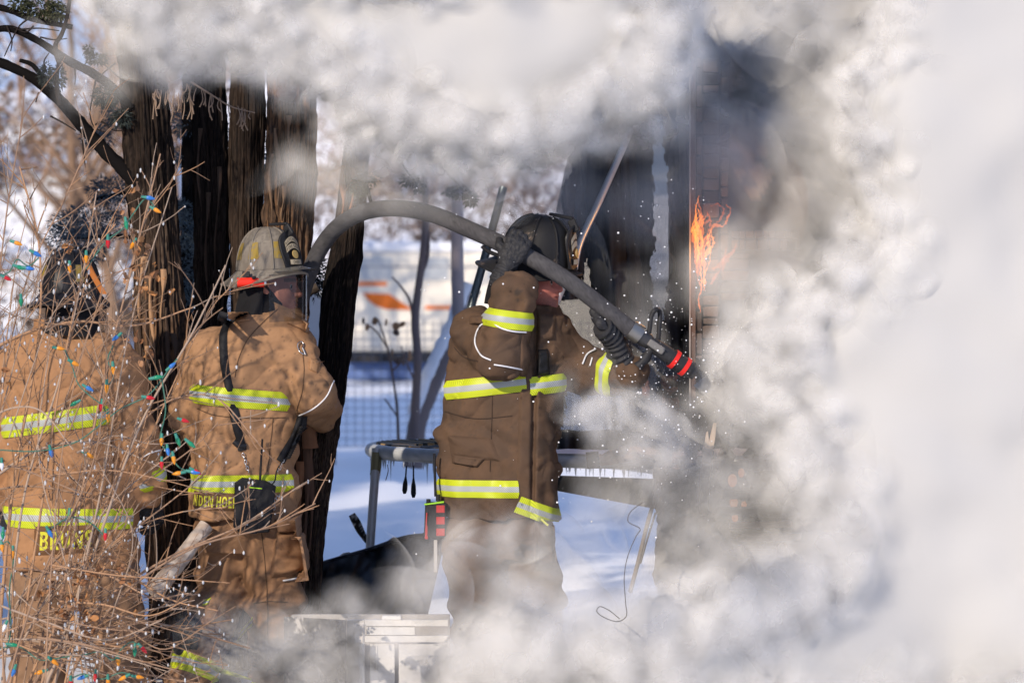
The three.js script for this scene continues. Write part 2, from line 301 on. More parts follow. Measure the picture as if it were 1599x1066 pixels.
// ---------- bare trees and brush in the distance ----------
function bareTree(px, py, z, h, name, label, opts = {}) {
  const base = P(px, HORIZON, z); base.y = groundY(base.x, z) - 0.05;
  const trunkG = [], twigG = [];
  const grow = (a, dir, len, r, lev) => {
    const n = 4, pts = [a.clone()], d = dir.clone();
    for (let i = 0; i < n; i++) { d.add(V(rr(-1, 1), rr(-0.5, 0.9), rr(-1, 1)).multiplyScalar(0.16)).normalize(); pts.push(pts[i].clone().addScaledVector(d, len / n)); }
    (lev < 2 ? trunkG : twigG).push(tube(pts, (t) => r * (1 - 0.55 * t), n + 1, lev < 2 ? 7 : 3));
    if (lev >= (opts.levels ?? 4)) return;
    const kids = lev === 0 ? (opts.first ?? 6) : 4;
    for (let i = 0; i < kids; i++) { const t = lev === 0 ? rr(opts.low ?? 0.25, 1) : rr(0.35, 1), k = Math.min(n, Math.floor(t * n) + 1), nd = d.clone().multiplyScalar(0.6).add(V(rr(-1, 1), rr(-0.2, 0.7), rr(-1, 1)).multiplyScalar(opts.spread ?? 0.85)).normalize(); grow(pts[k], nd, len * rr(0.45, 0.68), r * 0.5, lev + 1); }
  };
  grow(base, V(opts.lean ?? 0, 1, 0).normalize(), h * 0.5, opts.r ?? h * 0.016, 0);
  const o = thing(name, label, 'tree', base, opts.group), c = opts.col ?? [0.16, 0.115, 0.085], m = mat(...c, 0.9);
  part(o, 'trunk', mergeBare(trunkG), m); if (twigG.length) part(o, 'twigs', mergeBare(twigG), mat(c[0] * 1.25, c[1] * 1.2, c[2] * 1.15, 0.9)).userData.kind = 'stuff';
  return o;
}
for (const [px, z, h, col] of [[128, -40, 9, 1], [176, -36, 8, 1], [235, -44, 9, 1], [290, -40, 8, 1], [520, -70, 9, 1], [640, -74, 10, 0], [735, -80, 10, 1], [820, -66, 9, 1]])
  bareTree(px, 0, z, h, 'bare_tree', { 128: 'bare brown tree before the snow bank, nearer the left frame edge', 176: 'bare brown tree before the snow bank, beside the leftmost cedar trunk', 235: 'blurred bare tree in the gap right of the leftmost cedar trunk', 290: 'blurred bare tree in the gap beside the blackened cedar trunk', 520: 'blurred bare tree beyond the trailer, close behind the leaning charred trunk', 640: 'blurred bare tree above the trailer beside the slim crooked tree', 735: 'blurred bare tree above the trailer right of the straight grey tree', 820: 'blurred bare tree far behind the helmet of the right firefighter' }[px], { levels: 4, first: 8, low: 0.12, col: col ? [0.24, 0.155, 0.10] : [0.15, 0.12, 0.10], group: 'bare trees in the distance' });
{ // snow-laden brush on the sunlit bank
  const blobs = [];
  for (let i = 0; i < 26; i++) { const x = rr(-13, -6.6), z = rr(-50, -37); blobs.push({ c: V(x, groundY(x, z) + rr(0.3, 1.2), z), r: [rr(0.6, 1.3), rr(0.5, 1.2), rr(0.6, 1)], n: 420 }); }
  const o = single('brush', 'brown brush dusted with snow on the sunlit bank', 'brush', leafTris(blobs, 0.16, (c, d) => (d.y > 0.25 && rnd() < 0.7 ? [0.8, 0.8, 0.82] : [0.2, 0.14, 0.1]), { droop: 0 }), leafM); o.userData.kind = 'stuff';
}
{ // brown hedge behind the trailer
  const blobs = [];
  for (let i = 0; i < 44; i++) { const q = P(470 + 440 * rnd(), 300, -53 - rr(0, 3)); blobs.push({ c: V(q.x, rr(2.6, 4.6), q.z), r: [rr(0.5, 1), rr(0.5, 1.1), 0.5], n: 130 }); }
  const o = single('hedge', 'brown leafless hedge rising behind the trailer roof', 'hedge', leafTris(blobs, 0.3, (c, d) => (rnd() < 0.12 ? [0.7, 0.7, 0.74] : [0.22, 0.16, 0.13]), { droop: 0, asp: 0.08 }), leafM); o.userData.kind = 'stuff';
}
// slim trees in the yard behind the hose
function yardTree(pts, z, r0, r1, label, col, extra = []) {
  const o = thing('young_tree', label, 'tree', P(pts[0][0], pts[0][1], z)), m = mat(...col, 0.9);
  part(o, 'trunk', tube(pts.map(([x, y, dz]) => P(x, y, z + (dz ?? 0))), (t, a) => (r0 + (r1 - r0) * t) * (1 + 0.08 * n3(t * 14, Math.cos(a), Math.sin(a))), 40, 9, { smooth: true }), m);
  for (const [q, w] of extra) part(o, 'branch', tube(q.map(([x, y, dz]) => P(x, y, z + (dz ?? 0))), (t) => w * (1 - 0.6 * t), 14, 6), m);
  return o;
}
yardTree([[648, 700], [648, 640], [652, 560], [648, 500], [656, 430], [662, 380], [664, 300], [652, 200]], -9, 0.035, 0.02, 'slim crooked grey tree rising behind the middle of the hose', [0.17, 0.13, 0.12], [[[[647, 520], [640, 470], [628, 450], [612, 432]], 0.016], [[[658, 430], [668, 400], [668, 350], [664, 320]], 0.014], [[[650, 600], [632, 560], [626, 540]], 0.01]]);
yardTree([[716, 640], [716, 520], [714, 420], [714, 330], [712, 230], [708, 120]], -8, 0.047, 0.036, 'straight grey tree trunk behind the right firefighter shoulder', [0.30, 0.26, 0.26], [[[[712, 240], [690, 180], [660, 120]], 0.02], [[[716, 520], [728, 480], [740, 440]], 0.008]]);
{
  const o = yardTree([[644, 730], [652, 660], [664, 625], [684, 580], [712, 520], [740, 450]], -9.5, 0.075, 0.055, 'leaning trunk with a strip of snow on its upper side', [0.20, 0.16, 0.15], [[[[668, 618], [660, 600], [652, 560]], 0.012]]);
  part(o, 'snow_strip', tube([[650, 652], [661, 617], [680, 572], [708, 512], [736, 444]].map(([x, y]) => P(x - 5, y - 3, -9.45)), (t, a) => 0.046 * (1 + 0.35 * n3(t * 9, Math.cos(a), 4)), 40, 9, { smooth: true }), mat(0.85, 0.86, 0.88, 0.8));
}
{ // dry weeds with curled leaves
  const o = thing('dry_sapling', 'thin dry sapling with curled brown leaves in the snow behind the fence line', 'sapling', P(621, 690, -8.5)), m = mat(0.12, 0.085, 0.07, 0.9), z = -8.5;
  part(o, 'stem', tube([[622, 692], [620, 640], [612, 580], [604, 540], [590, 498]].map(([x, y]) => P(x, y, z)), (t) => 0.013 * (1 - 0.6 * t), 20, 6), m);
  for (const q of [[[620, 650], [606, 630], [600, 622]], [[612, 580], [630, 560], [634, 548]], [[606, 545], [586, 516], [570, 505]]]) part(o, 'branch', tube(q.map(([x, y]) => P(x, y, z)), 0.006, 8, 5), m);
  for (let i = 0; i < 16; i++) { const [x, y] = i < 9 ? [rr(566, 632), rr(500, 520)] : [rr(592, 640), rr(540, 570)]; const g = new THREE.SphereGeometry(0.03, 6, 4); g.scale(1, rr(0.5, 1), 0.3); g.rotateZ(rr(0, 3)); g.rotateY(rr(0, 3)); const q = P(x, y, z + rr(-0.1, 0.1)); g.translate(q.x, q.y, q.z); part(o, 'leaf', g, i % 2 ? m : mat(0.3, 0.17, 0.09, 0.9)); }
}
// ---------- welded wire fence ----------
{
  const z = -17, o = thing('wire_fence', 'low welded wire fence crossing the snowy yard', 'fence', P(620, 690, z)), k = S(z), bars = [];
  const x0 = P(500, 0, z).x, x1 = P(1100, 0, z).x, y0 = P(0, 692, z).y - 0.03, y1 = P(0, 500, z).y, top = y1;
  for (let x = x0; x < x1; x += 0.085) bars.push(new THREE.BoxGeometry(0.006, top - y0, 0.006).translate(x, (top + y0) / 2, z));
  for (let y = y0; y <= top; y += 0.075) bars.push(new THREE.BoxGeometry(x1 - x0, 0.006, 0.006).translate((x0 + x1) / 2, y, z + 0.004));
  part(o, 'wire_mesh', mergeBare(bars), mat(0.16, 0.17, 0.2, 0.5)).userData.kind = 'stuff';
  for (const px of [520, 745, 960]) part(o, 'fence_post', tube([V(P(px, 0, z).x, -0.1, z - 0.04), V(P(px, 0, z).x, top + 0.04, z - 0.04)], 0.022, 3, 8), mat(0.1, 0.12, 0.1, 0.7));
}
// ---------- cedars ----------
const charC = [0.010, 0.009, 0.009], barkC = [0.085, 0.056, 0.04], rawC = [0.25, 0.135, 0.07];
const barkM = vmat(1, { specularIntensity: 0.12 }), twigM = mat(0.03, 0.024, 0.022, 1, { specularIntensity: 0.12 }), cedarM = leafM;
// trunk from outline rows [y, left, right] in photograph pixels at depth z; raw(y, a) = share of torn reddish bark, burn = share of char
function trunkGeo(rows, z, raw, burn, amp = 0.016) {
  const pts = rows.map(([y, l, r]) => P((l + r) / 2, y, z)), rad = rows.map(([, l, r]) => ((r - l) / 2) * S(z)), n = rows.length - 1, sd = rnd() * 50;
  const g = tube(pts, (t, a, c) => {
    // find radius by height
    let i = 0; while (i < n - 1 && c.y < pts[i + 1].y) i++; const q = clamp((pts[i].y - c.y) / (pts[i].y - pts[i + 1].y)), r = rad[i] + (rad[i + 1] - rad[i]) * q;
    const ca = Math.cos(a), sa = Math.sin(a), tw = c.y * 0.5, X = ca * 3.2 + tw * 0.3, Z = sa * 3.2;
    const ridge = 1 - Math.abs(n3(X * 1.6 + sd, c.y * 0.7, Z * 1.6)) * 2, fine = 1 - Math.abs(n3(X * 4.5, c.y * 1.3 + sd, Z * 4.5)) * 2;
    return r * 0.9 * (1 + 0.07 * n3(ca * 1.2 + sd, c.y * 1.1, sa * 1.2)) + amp * (ridge * 0.6 + fine * 0.6 + 0.38 * (1 - 2 * Math.abs(n3(X * 9, c.y * 2.6, Z * 9))) + 0.25 * n3(X * 16, c.y * 11, Z * 16));
  }, 300, 150, { smooth: true });
  return tint(g, (p) => {
    const py = HORIZON - (p.y - EYE) / S(z), X = p.x * 30, Z = p.z * 30, st = fbm(X * 1.3 + sd, p.y * 1.6, Z * 1.3), fi = n3(X * 4, p.y * 3, Z * 4);
    let c = mixc(barkC, [0.16, 0.115, 0.085], sst(st + fi * 0.4 + 0.25 * n3(X * 11, p.y * 9, Z * 11), 0, 0.5)); c = mixc(c, [0.018, 0.014, 0.012], sst(n3(X * 7 + 3, p.y * 2.4, Z * 7), 0.15, 0.55) * 0.8);
    c = mixc(c, rawC, sst(st * 0.6 + fi * 0.35 + raw(py, p) - 0.5, 0, 0.35));
    return mixc(c, charC, clamp(burn(py, p) + 0.35 * fi * burn(py, p)));
  });
}
function shreds(list, z, m, n = 1, w = 0.012) {      // hanging strips of bark: [x, y0, y1, lean]
  return list.map(([x, y0, y1, lean]) => sheet(3, 14, (u, v) => { const q = P(x + lean * v + 3 * Math.sin(v * 5 + x), y0 + (y1 - y0) * v, z); q.x += (u - 0.5) * w * 2 * (1 - 0.7 * v) * (1 + 0.4 * Math.sin(v * 9 + x)); q.z += 0.012 * Math.cos((u - 0.5) * 3) + 0.02 * v * Math.sin(x + v * 4); return q; }));
}
function sprig(c, r, n, size = 0.03, col = [0.05, 0.062, 0.04]) { return leafTris([{ c, r, n }], size, col, { droop: 0.5, asp: 0.22 }); }
function limb(pts, z, r0, r1) { return tube(pts.map(([x, y, dz]) => P(x, y, z + (dz ?? 0))), (t, a, c) => (r0 + (r1 - r0) * t) * (1 + 0.14 * n3(c.x * 9, c.y * 9, Math.cos(a)) + 0.1 * n3(c.x * 30, c.y * 30, a)), 50, 10, { smooth: true }); }
const rawStrip = mat(0.42, 0.25, 0.14, 0.9), darkStrip = mat(0.1, 0.065, 0.045, 0.95), limbM = mat(0.009, 0.008, 0.008, 1, { specularIntensity: 0.12 });

const zA = -0.55;
{
  const o = thing('cedar_tree', 'leftmost thick cedar trunk with shredded bark and black boughs reaching left', 'tree', P(255, 1085, zA));
  part(o, 'trunk', trunkGeo([[-260, 184, 246], [60, 186, 250], [160, 190, 260], [260, 194, 268], [340, 204, 274], [420, 211, 281], [520, 208, 290], [640, 216, 298], [800, 228, 300], [960, 236, 306], [1090, 226, 318]], zA, (y) => 0.08 + 0.42 * sst(y, 380, 520), (y) => 0.75 - 0.7 * sst(y, 260, 480)), barkM);
  part(o, 'branch', limb([[214, 288], [186, 258], [150, 222], [118, 185], [86, 150], [45, 118], [-14, 92]], zA + 0.05, 0.033, 0.02), limbM);
  part(o, 'branch', limb([[205, 170], [176, 138], [140, 112], [112, 98], [84, 80], [56, 62], [17, 45], [-14, 46]], zA + 0.08, 0.02, 0.014), limbM);
  part(o, 'branch', limb([[112, 42], [80, 36], [45, 28], [20, 18], [-12, 8]], zA + 0.1, 0.012, 0.014), limbM);
  part(o, 'branch', limb([[76, 140], [62, 116], [48, 100], [30, 94]], zA + 0.08, 0.012, 0.008), limbM);
  for (const q of [[[92, 100], [86, 70], [95, 55], [103, 30], [110, -10]], [[92, 165], [88, 130], [90, 100]]]) part(o, 'branch', limb(q, zA + 0.12, 0.011, 0.007), twigM);
  const tw = [];
  for (const q of [[[52, 40], [40, 50], [20, 42]], [[45, 28], [30, 40], [14, 70], [6, 88]], [[62, 58], [85, 62], [104, 60]], [[30, 46], [60, 44], [92, 48]], [[116, 104], [117, 124], [116, 132]], [[70, 108], [68, 96], [76, 82]], [[60, 144], [57, 152], [55, 160]], [[198, 130], [180, 116], [166, 104], [160, 100]], [[180, 98], [163, 112], [154, 120]], [[150, 120], [144, 150], [140, 180], [148, 200], [164, 206]], [[148, 195], [158, 190], [176, 203], [192, 204]], [[128, 218], [130, 240], [133, 262]], [[78, 181], [95, 190], [118, 204]], [[10, 40], [18, 64], [16, 80]]]) tw.push(tube(q.map(([x, y]) => P(x, y, zA + 0.1)), (t) => 0.0045 * (1 - 0.5 * t), 12, 5));
  part(o, 'twigs', mergeBare(tw), twigM).userData.kind = 'stuff';
  const fol = [];
  for (const [x, y, a, b, n] of [[62, 14, 0.10, 0.05, 900], [88, 20, 0.05, 0.05, 500], [30, 6, 0.05, 0.03, 300], [72, 116, 0.035, 0.05, 420], [92, 120, 0.025, 0.06, 300], [150, 92, 0.05, 0.025, 320], [138, 78, 0.02, 0.02, 120], [165, 150, 0.06, 0.05, 700], [190, 185, 0.05, 0.04, 500]]) fol.push(sprig(P(x, y, zA + 0.1), [a, b, 0.05], n, 0.016, y < 60 ? [0.07, 0.075, 0.04] : [0.045, 0.055, 0.05]));
  part(o, 'foliage', mergeBareC(fol), cedarM).userData.kind = 'stuff';
  for (const g of shreds([[222, 400, 540, -6], [236, 430, 590, 4], [212, 470, 600, 8], [252, 420, 520, 2], [262, 480, 640, -3], [228, 540, 690, 5], [246, 560, 720, 0], [270, 520, 600, 4], [216, 620, 760, 8], [240, 680, 900, 6], [260, 700, 880, -4]], zA + 0.1, rawStrip, 1, 0.011)) part(o, 'bark_strip', g, rnd() < 0.6 ? rawStrip : darkStrip);
}
function mergeBareC(list) { const g = mergeGeometries(list.map((q) => { q.deleteAttribute('uv'); return q; }), false); return g; }
const zB = -0.95, zD = -0.7, zE = -0.5;
{
  const o = thing('cedar_tree', 'blackened straight cedar trunk left of the grey helmet', 'tree', P(328, 1085, zB));
  part(o, 'trunk', trunkGeo([[-260, 292, 344], [60, 296, 348], [200, 300, 352], [330, 302, 358], [480, 304, 352], [640, 300, 352], [1090, 290, 360]], zB, (y) => 0.02, (y) => 0.78 - 0.25 * sst(y, 150, 500), 0.012), barkM);
  for (const g of shreds([[310, 200, 330, 2], [340, 260, 420, -3], [322, 300, 470, 2]], zB + 0.085, darkStrip, 1, 0.008)) part(o, 'bark_strip', g, darkStrip);
}
{
  const o = thing('cedar_tree', 'dark slender cedar trunk directly above the grey helmet', 'tree', P(388, 1085, zB + 0.05));
  part(o, 'trunk', trunkGeo([[-260, 366, 408], [60, 362, 410], [200, 359, 412], [330, 359, 408], [480, 362, 410], [700, 362, 412], [1090, 356, 420]], zB + 0.05, () => 0.05, (y) => 0.7 - 0.2 * sst(y, 200, 400), 0.012), barkM);
}
{
  const o = thing('cedar_tree', 'brown cedar trunk with swirled torn bark behind the grey helmet shield', 'tree', P(452, 1085, zD));
  part(o, 'trunk', trunkGeo([[-260, 424, 478], [60, 420, 486], [190, 418, 490], [260, 416, 489], [330, 412, 486], [420, 410, 482], [520, 410, 478], [700, 414, 476], [1090, 410, 480]], zD, (y, p) => 0.5 + 0.2 * sst(-Math.abs(y - 250), -90, 0), (y) => 0.08, 0.017), barkM);
  part(o, 'stub', limb([[462, 470], [482, 455], [496, 448]], zD + 0.12, 0.024, 0.02), mat(0.06, 0.045, 0.035, 0.9));
  for (const g of shreds([[432, 200, 320, 3], [448, 180, 260, 10], [424, 240, 345, -2], [470, 240, 330, -6], [440, 290, 345, 2]], zD + 0.11, rawStrip, 1, 0.01)) part(o, 'bark_strip', g, rnd() < 0.5 ? mat(0.26, 0.165, 0.1, 0.9) : darkStrip);
  part(o, 'foliage', sprig(P(492, 430, zD - 0.1), [0.05, 0.11, 0.05], 700, 0.018, [0.04, 0.05, 0.05]), cedarM).userData.kind = 'stuff';
}
{
  const o = thing('cedar_tree', 'leaning charred cedar trunk between the two hose firefighters', 'tree', P(468, 1085, zE));
  part(o, 'trunk', trunkGeo([[-240, 588, 622], [60, 562, 596], [200, 543, 578], [262, 536, 572], [330, 527, 567], [400, 515, 563], [480, 503, 553], [560, 496, 545], [640, 490, 533], [720, 482, 520], [800, 476, 508], [900, 466, 500], [1090, 446, 500]], zE, (y, p) => 0.5 * sst(330 - y, 0, 80) + 0.22 * sst(y, 640, 760), (y, p) => 0.92 * sst(y, 280, 400) * (1 - 0.75 * sst(y, 600, 720)), 0.011), barkM);
  part(o, 'broken_limb', limb([[476, 600], [480, 640], [482, 672], [484, 700]], zE + 0.16, 0.026, 0.03), mat(0.22, 0.11, 0.06, 0.95));
  for (const g of shreds([[474, 655, 690, 2], [482, 650, 700, 4], [490, 655, 695, -3], [478, 700, 925, -2], [466, 720, 860, 4], [488, 690, 860, -6], [545, 250, 300, -4], [552, 262, 330, -3], [560, 240, 320, -8], [538, 258, 340, -6]], zE + 0.1, rawStrip, 1, 0.014)) part(o, 'bark_strip', g, rnd() < 0.5 ? mat(0.30, 0.14, 0.07, 0.9) : mat(0.13, 0.075, 0.05, 0.95));
  part(o, 'branch', limb([[560, 262], [572, 290], [580, 320]], zE + 0.12, 0.012, 0.006), limbM);
  const fol = [];
  for (const [x, y, a, b, n] of [[562, 290, 0.045, 0.05, 420], [575, 278, 0.05, 0.04, 320], [640, 282, 0.05, 0.03, 260], [655, 292, 0.025, 0.03, 150], [720, 300, 0.055, 0.03, 300], [735, 312, 0.03, 0.035, 200], [702, 298, 0.03, 0.02, 120]]) fol.push(sprig(P(x, y, zE + 0.16), [a, b, 0.05], n, 0.015, [0.075, 0.085, 0.05]));
  part(o, 'foliage', mergeBareC(fol), cedarM).userData.kind = 'stuff';
  part(o, 'branch', limb([[590, 150], [640, 210], [690, 262], [724, 296]], zE + 0.12, 0.01, 0.004), limbM);
  part(o, 'branch', limb([[580, 160], [610, 220], [632, 262], [648, 284]], zE + 0.14, 0.008, 0.004), limbM);
}
{ // dark evergreen growing behind the trunks
  const z = -3.2, o = thing('evergreen_tree', 'dark blue green evergreen filling the gaps behind the cedar trunks', 'tree', P(300, 1000, z)), fol = [];
  part(o, 'trunk', limb([[290, 1000], [286, 700], [292, 400], [296, -100]], z, 0.05, 0.03), limbM);
  for (const [x, y, w, h, n] of [[280, 560, 0.24, 0.4, 2300], [300, 640, 0.22, 0.35, 1500], [285, 430, 0.15, 0.22, 1000], [290, 360, 0.12, 0.12, 600], [268, 330, 0.1, 0.08, 400], [140, 350, 0.22, 0.1, 900], [120, 378, 0.16, 0.14, 800], [172, 300, 0.12, 0.08, 500], [186, 180, 0.1, 0.08, 400], [150, 215, 0.08, 0.07, 300], [300, 195, 0.12, 0.09, 500], [285, 245, 0.07, 0.06, 250], [352, 470, 0.08, 0.4, 700], [408, 300, 0.05, 0.5, 600], [365, 250, 0.05, 0.3, 350]]) fol.push(leafTris([{ c: P(x, y, z + rr(-0.3, 0.3)), r: [w, h, 0.3], n: Math.round(n * 2.2) }], 0.02, [0.09, 0.12, 0.14], { asp: 0.2 }));
  part(o, 'foliage', mergeBareC(fol), cedarM).userData.kind = 'stuff';
  for (const q of [[[292, 520], [305, 440], [322, 400]], [[288, 300], [300, 262], [306, 230]], [[292, 330], [262, 300], [252, 260]], [[290, 400], [200, 370], [120, 372]], [[290, 330], [220, 300], [150, 310]]]) part(o, 'branch', limb(q, z + 0.2, 0.014, 0.008), limbM);
}
{ // crowns of the cedars above the frame
  const blobs = [];
  for (let i = 0; i < 60; i++) { const y = rr(3.6, 9), q = 1.25 - (y - 3) / 9; blobs.push({ c: V(-1.5 + rr(-2.8, 2.2) * q, y, -1.3 + rr(-1.4, 0.5) * q), r: [rr(0.4, 0.8), rr(0.3, 0.6), rr(0.4, 0.8)], n: 560 }); }
  for (let i = 0; i < 22; i++) blobs.push({ c: V(rr(-3.9, -2.6), rr(1.7, 4.2), rr(-1.1, -0.1)), r: [rr(0.3, 0.45), rr(0.25, 0.4), rr(0.3, 0.5)], n: 520 });
  const o = single('cedar_crown', 'dense cedar foliage high above the trunks', 'foliage', leafTris(blobs, 0.1, [0.045, 0.055, 0.035], { asp: 0.25 }), leafM); o.userData.kind = 'stuff';
}
// dry needle tufts with ice hanging out of the smoke
{
  const o = thing('hanging_twig', 'thin bare twig with icy hanging needles above the black trunks', 'twig', P(330, 170, -0.35)), z = -0.35, list = [], m = mat(0.34, 0.24, 0.17, 0.8);
  part(o, 'stem', tube([[298, 128], [330, 148], [360, 166], [398, 176]].map(([x, y]) => P(x, y, z)), (t) => 0.005 * (1 - 0.5 * t), 20, 6), m);
  for (let i = 0; i < 44; i++) { const t = rnd(), x = i < 22 ? 232 + rnd() * 70 : 290 + t * 106, y = i < 22 ? 138 + rnd() * 14 : 130 + t * 46, L = rr(12, 42); list.push(tube([P(x, y, z), P(x + rr(-4, 5), y + L * 0.6, z + 0.02), P(x + rr(-6, 6), y + L, z + 0.02)], (s) => 0.0016 + 0.0014 * s, 6, 4)); }
  part(o, 'needles', mergeBare(list), m).userData.kind = 'stuff';
}
// ---------- people ----------
const TAN = [0.325, 0.183, 0.094], SOOT = [0.05, 0.04, 0.034];
const coatM = vmat(0.88, { sheen: 0.15 }), skinM = vmat(0.55, { specularIntensity: 0.5 }), gloveM = mat(0.028, 0.028, 0.031, 0.6), hoodM = mat(0.012, 0.012, 0.014, 0.95), pipingM = mat(0.72, 0.72, 0.74, 0.4);
const blackWeb = mat(0.014, 0.014, 0.016, 0.7), metalM = mat(0.62, 0.62, 0.63, 0.28, { metalness: 1 });
const bandTex = canvasTex(64, 128, (c, w, h) => {       // yellow, silver, yellow trim with woven diagonals; one repeat along
  c.fillStyle = '#c6d12c'; c.fillRect(0, 0, w, h); c.fillStyle = '#aeb2b6'; c.fillRect(0, h * 0.34, w, h * 0.32);
  for (let i = -h; i < w; i += 8) { c.strokeStyle = 'rgba(70,80,20,0.45)'; c.lineWidth = 1.8; for (const d of [0]) { c.beginPath(); c.moveTo(i + d, 0); c.lineTo(i + h * 0.5, h); c.stroke(); } }
});
bandTex.repeat.set(1, 1);
const bandM = new THREE.MeshPhysicalMaterial({ map: bandTex, roughness: 0.45, specularIntensity: 0.6 });

// folds of heavy cloth: fine crumple plus directed drapes
function folds(p, s = 1, k = 0) {
  const w = 0.06 * n3(p.x * 4 + k, p.y * 4, p.z * 4);
  const m = sst(n3(p.x * 2.6 + k, p.y * 2.6, p.z * 2.6), -0.35, 0.35), a1 = p.x * 0.8 + p.y * 0.6, b1 = p.y * 0.8 - p.x * 0.6, a2 = p.x * 0.86 - p.y * 0.5, b2 = p.y * 0.86 + p.x * 0.5;
  const crease = (a, b, q) => 0.0095 * n3(a * 2.6 + q + w * 8, b * 7.5, p.z * 4) + 0.0075 * (0.55 - Math.pow(Math.abs(n3(a * 2.8 + q + 4, b * 9.5 + w * 6, p.z * 4)), 0.75) * 1.9);
  return s * (crease(a1, b1, k) * m + crease(a2, b2, k + 31) * (1 - m) + 0.0012 * n3(p.x * 19, p.y * 24, p.z * 19 + k));
}
function sleeveRings(p, a, b, amp, freq = 34) {         // bunching along a sleeve
  const d = b.clone().sub(a), L = d.length(); d.normalize(); const t = (p.x - a.x) * d.x + (p.y - a.y) * d.y + (p.z - a.z) * d.z;
  return amp * sst(t / L, -0.2, 0.4) * Math.sin(t * freq + 3.2 * n3(p.x * 5, p.y * 5, p.z * 5));
}
const clothColor = (base, dirt, k, spots = [], vary = 0.3) => (p) => {
  const a = fbm(p.x * 3 + k, p.y * 3, p.z * 3, 4), b = n3(p.x * 18 + k, p.y * 18, p.z * 18), f = n3(p.x * 70, p.y * 70, p.z * 70);
  let d = clamp(dirt + vary * a + 0.07 * b + (vary > 0.4 ? 0.2 * n3(p.x * 14 + k, p.y * 2.5, p.z * 14) : 0)) * 0.85; for (const [x, y, r, w] of spots) d = Math.max(d, w * sst(r * (1 + 0.5 * b) - Math.hypot((p.x - x), (p.y - y)), 0, r * 0.6));
  if (n3(p.x * 62 + k, p.y * 62, p.z * 62) > 0.8) d = Math.max(d, 0.5);
  return mixc(mixc(base, [base[0] * 1.12, base[1] * 1.12, base[2] * 1.15], 0.5 + 0.5 * f), SOOT, clamp(d, 0, 0.9));
};
// head in its own axes: x forward, y up, z to the right
function headSDF(q, jawdrop = 0) {
  let d = sdEll(q, -0.012, 0.03, 0, 0.1, 0.118, 0.08);
  d = smin(d, sdEll(q, 0.032, -0.052, 0, 0.066, 0.066, 0.06), 0.05);
  d = smin(d, sdCap(q, V(0.08, 0.026, -0.03), V(0.08, 0.026, 0.03), 0.014, 0.014), 0.02);
  for (const s of [-1, 1]) d = smin(d, sdBall(q, 0.058, -0.022, s * 0.043, 0.028), 0.025);
  d = smin(d, sdBall(q, 0.085, -0.093, 0, 0.02), 0.03);
  for (const s of [-1, 1]) { const e = sdBall(q, 0.097, 0.003, s * 0.033, 0.016); d = -smin(-d, e, 0.012); d = Math.min(d, sdBall(q, 0.077, 0.002, s * 0.032, 0.0125)); }
  d = smin(d, sdCap(q, V(0.086, 0.012, 0), V(0.112, -0.026, 0), 0.009, 0.0125), 0.012);
  for (const s of [-1, 1]) d = smin(d, sdBall(q, 0.098, -0.03, s * 0.0125, 0.0095), 0.008);
  d = smin(d, sdEll(q, 0.093, -0.053, 0, 0.012, 0.007, 0.022), 0.008);
  d = smin(d, sdEll(q, 0.091, -0.066 - jawdrop, 0, 0.012, 0.0085, 0.02), 0.008);
  d = Math.max(d, -sdCap(q, V(0.104, -0.0595 - jawdrop / 2, -0.02), V(0.104, -0.0595 - jawdrop / 2, 0.02), 0.0035, 0.0035));
  for (const s of [-1, 1]) d = smin(d, sdEll(q, -0.006, -0.004, s * 0.083, 0.02, 0.032, 0.008), 0.008);
  return smin(d, sdCap(q, V(-0.02, -0.06, 0), V(-0.045, -0.19, 0), 0.056, 0.062), 0.03);
}
const headColor = (q, flush, stubble) => {
  let c = mixc([0.50, 0.26, 0.18], [0.50, 0.14, 0.11], flush); const f = n3(q.x * 60, q.y * 60, q.z * 60);
  c = mixc(c, [0.42, 0.13, 0.10], 0.25 + 0.2 * f);
  const lip = Math.max(0, 1 - Math.hypot((q.x - 0.1) * 30, (q.y + 0.06) * 55, q.z * 40)); c = mixc(c, [0.36, 0.10, 0.09], clamp(lip * 1.6));
  const jaw = sst(-q.y, 0.035, 0.075) * sst(q.x, 0.0, 0.05); c = mixc(c, [0.12, 0.08, 0.065], jaw * stubble * (0.6 + 0.4 * n3(q.x * 220, q.y * 220, q.z * 220)));
  if (q.y > 0.022 && q.y < 0.036 && q.x > 0.06 && Math.abs(q.z) > 0.012) c = mixc(c, [0.06, 0.04, 0.03], 0.75);
  if (Math.hypot(q.x - 0.088, q.y - 0.002, Math.abs(q.z) - 0.033) < 0.0085) c = [0.05, 0.035, 0.03];
  else if (Math.hypot(q.x - 0.082, q.y - 0.002, Math.abs(q.z) - 0.032) < 0.0112) c = [0.5, 0.46, 0.43];
  return c;
};
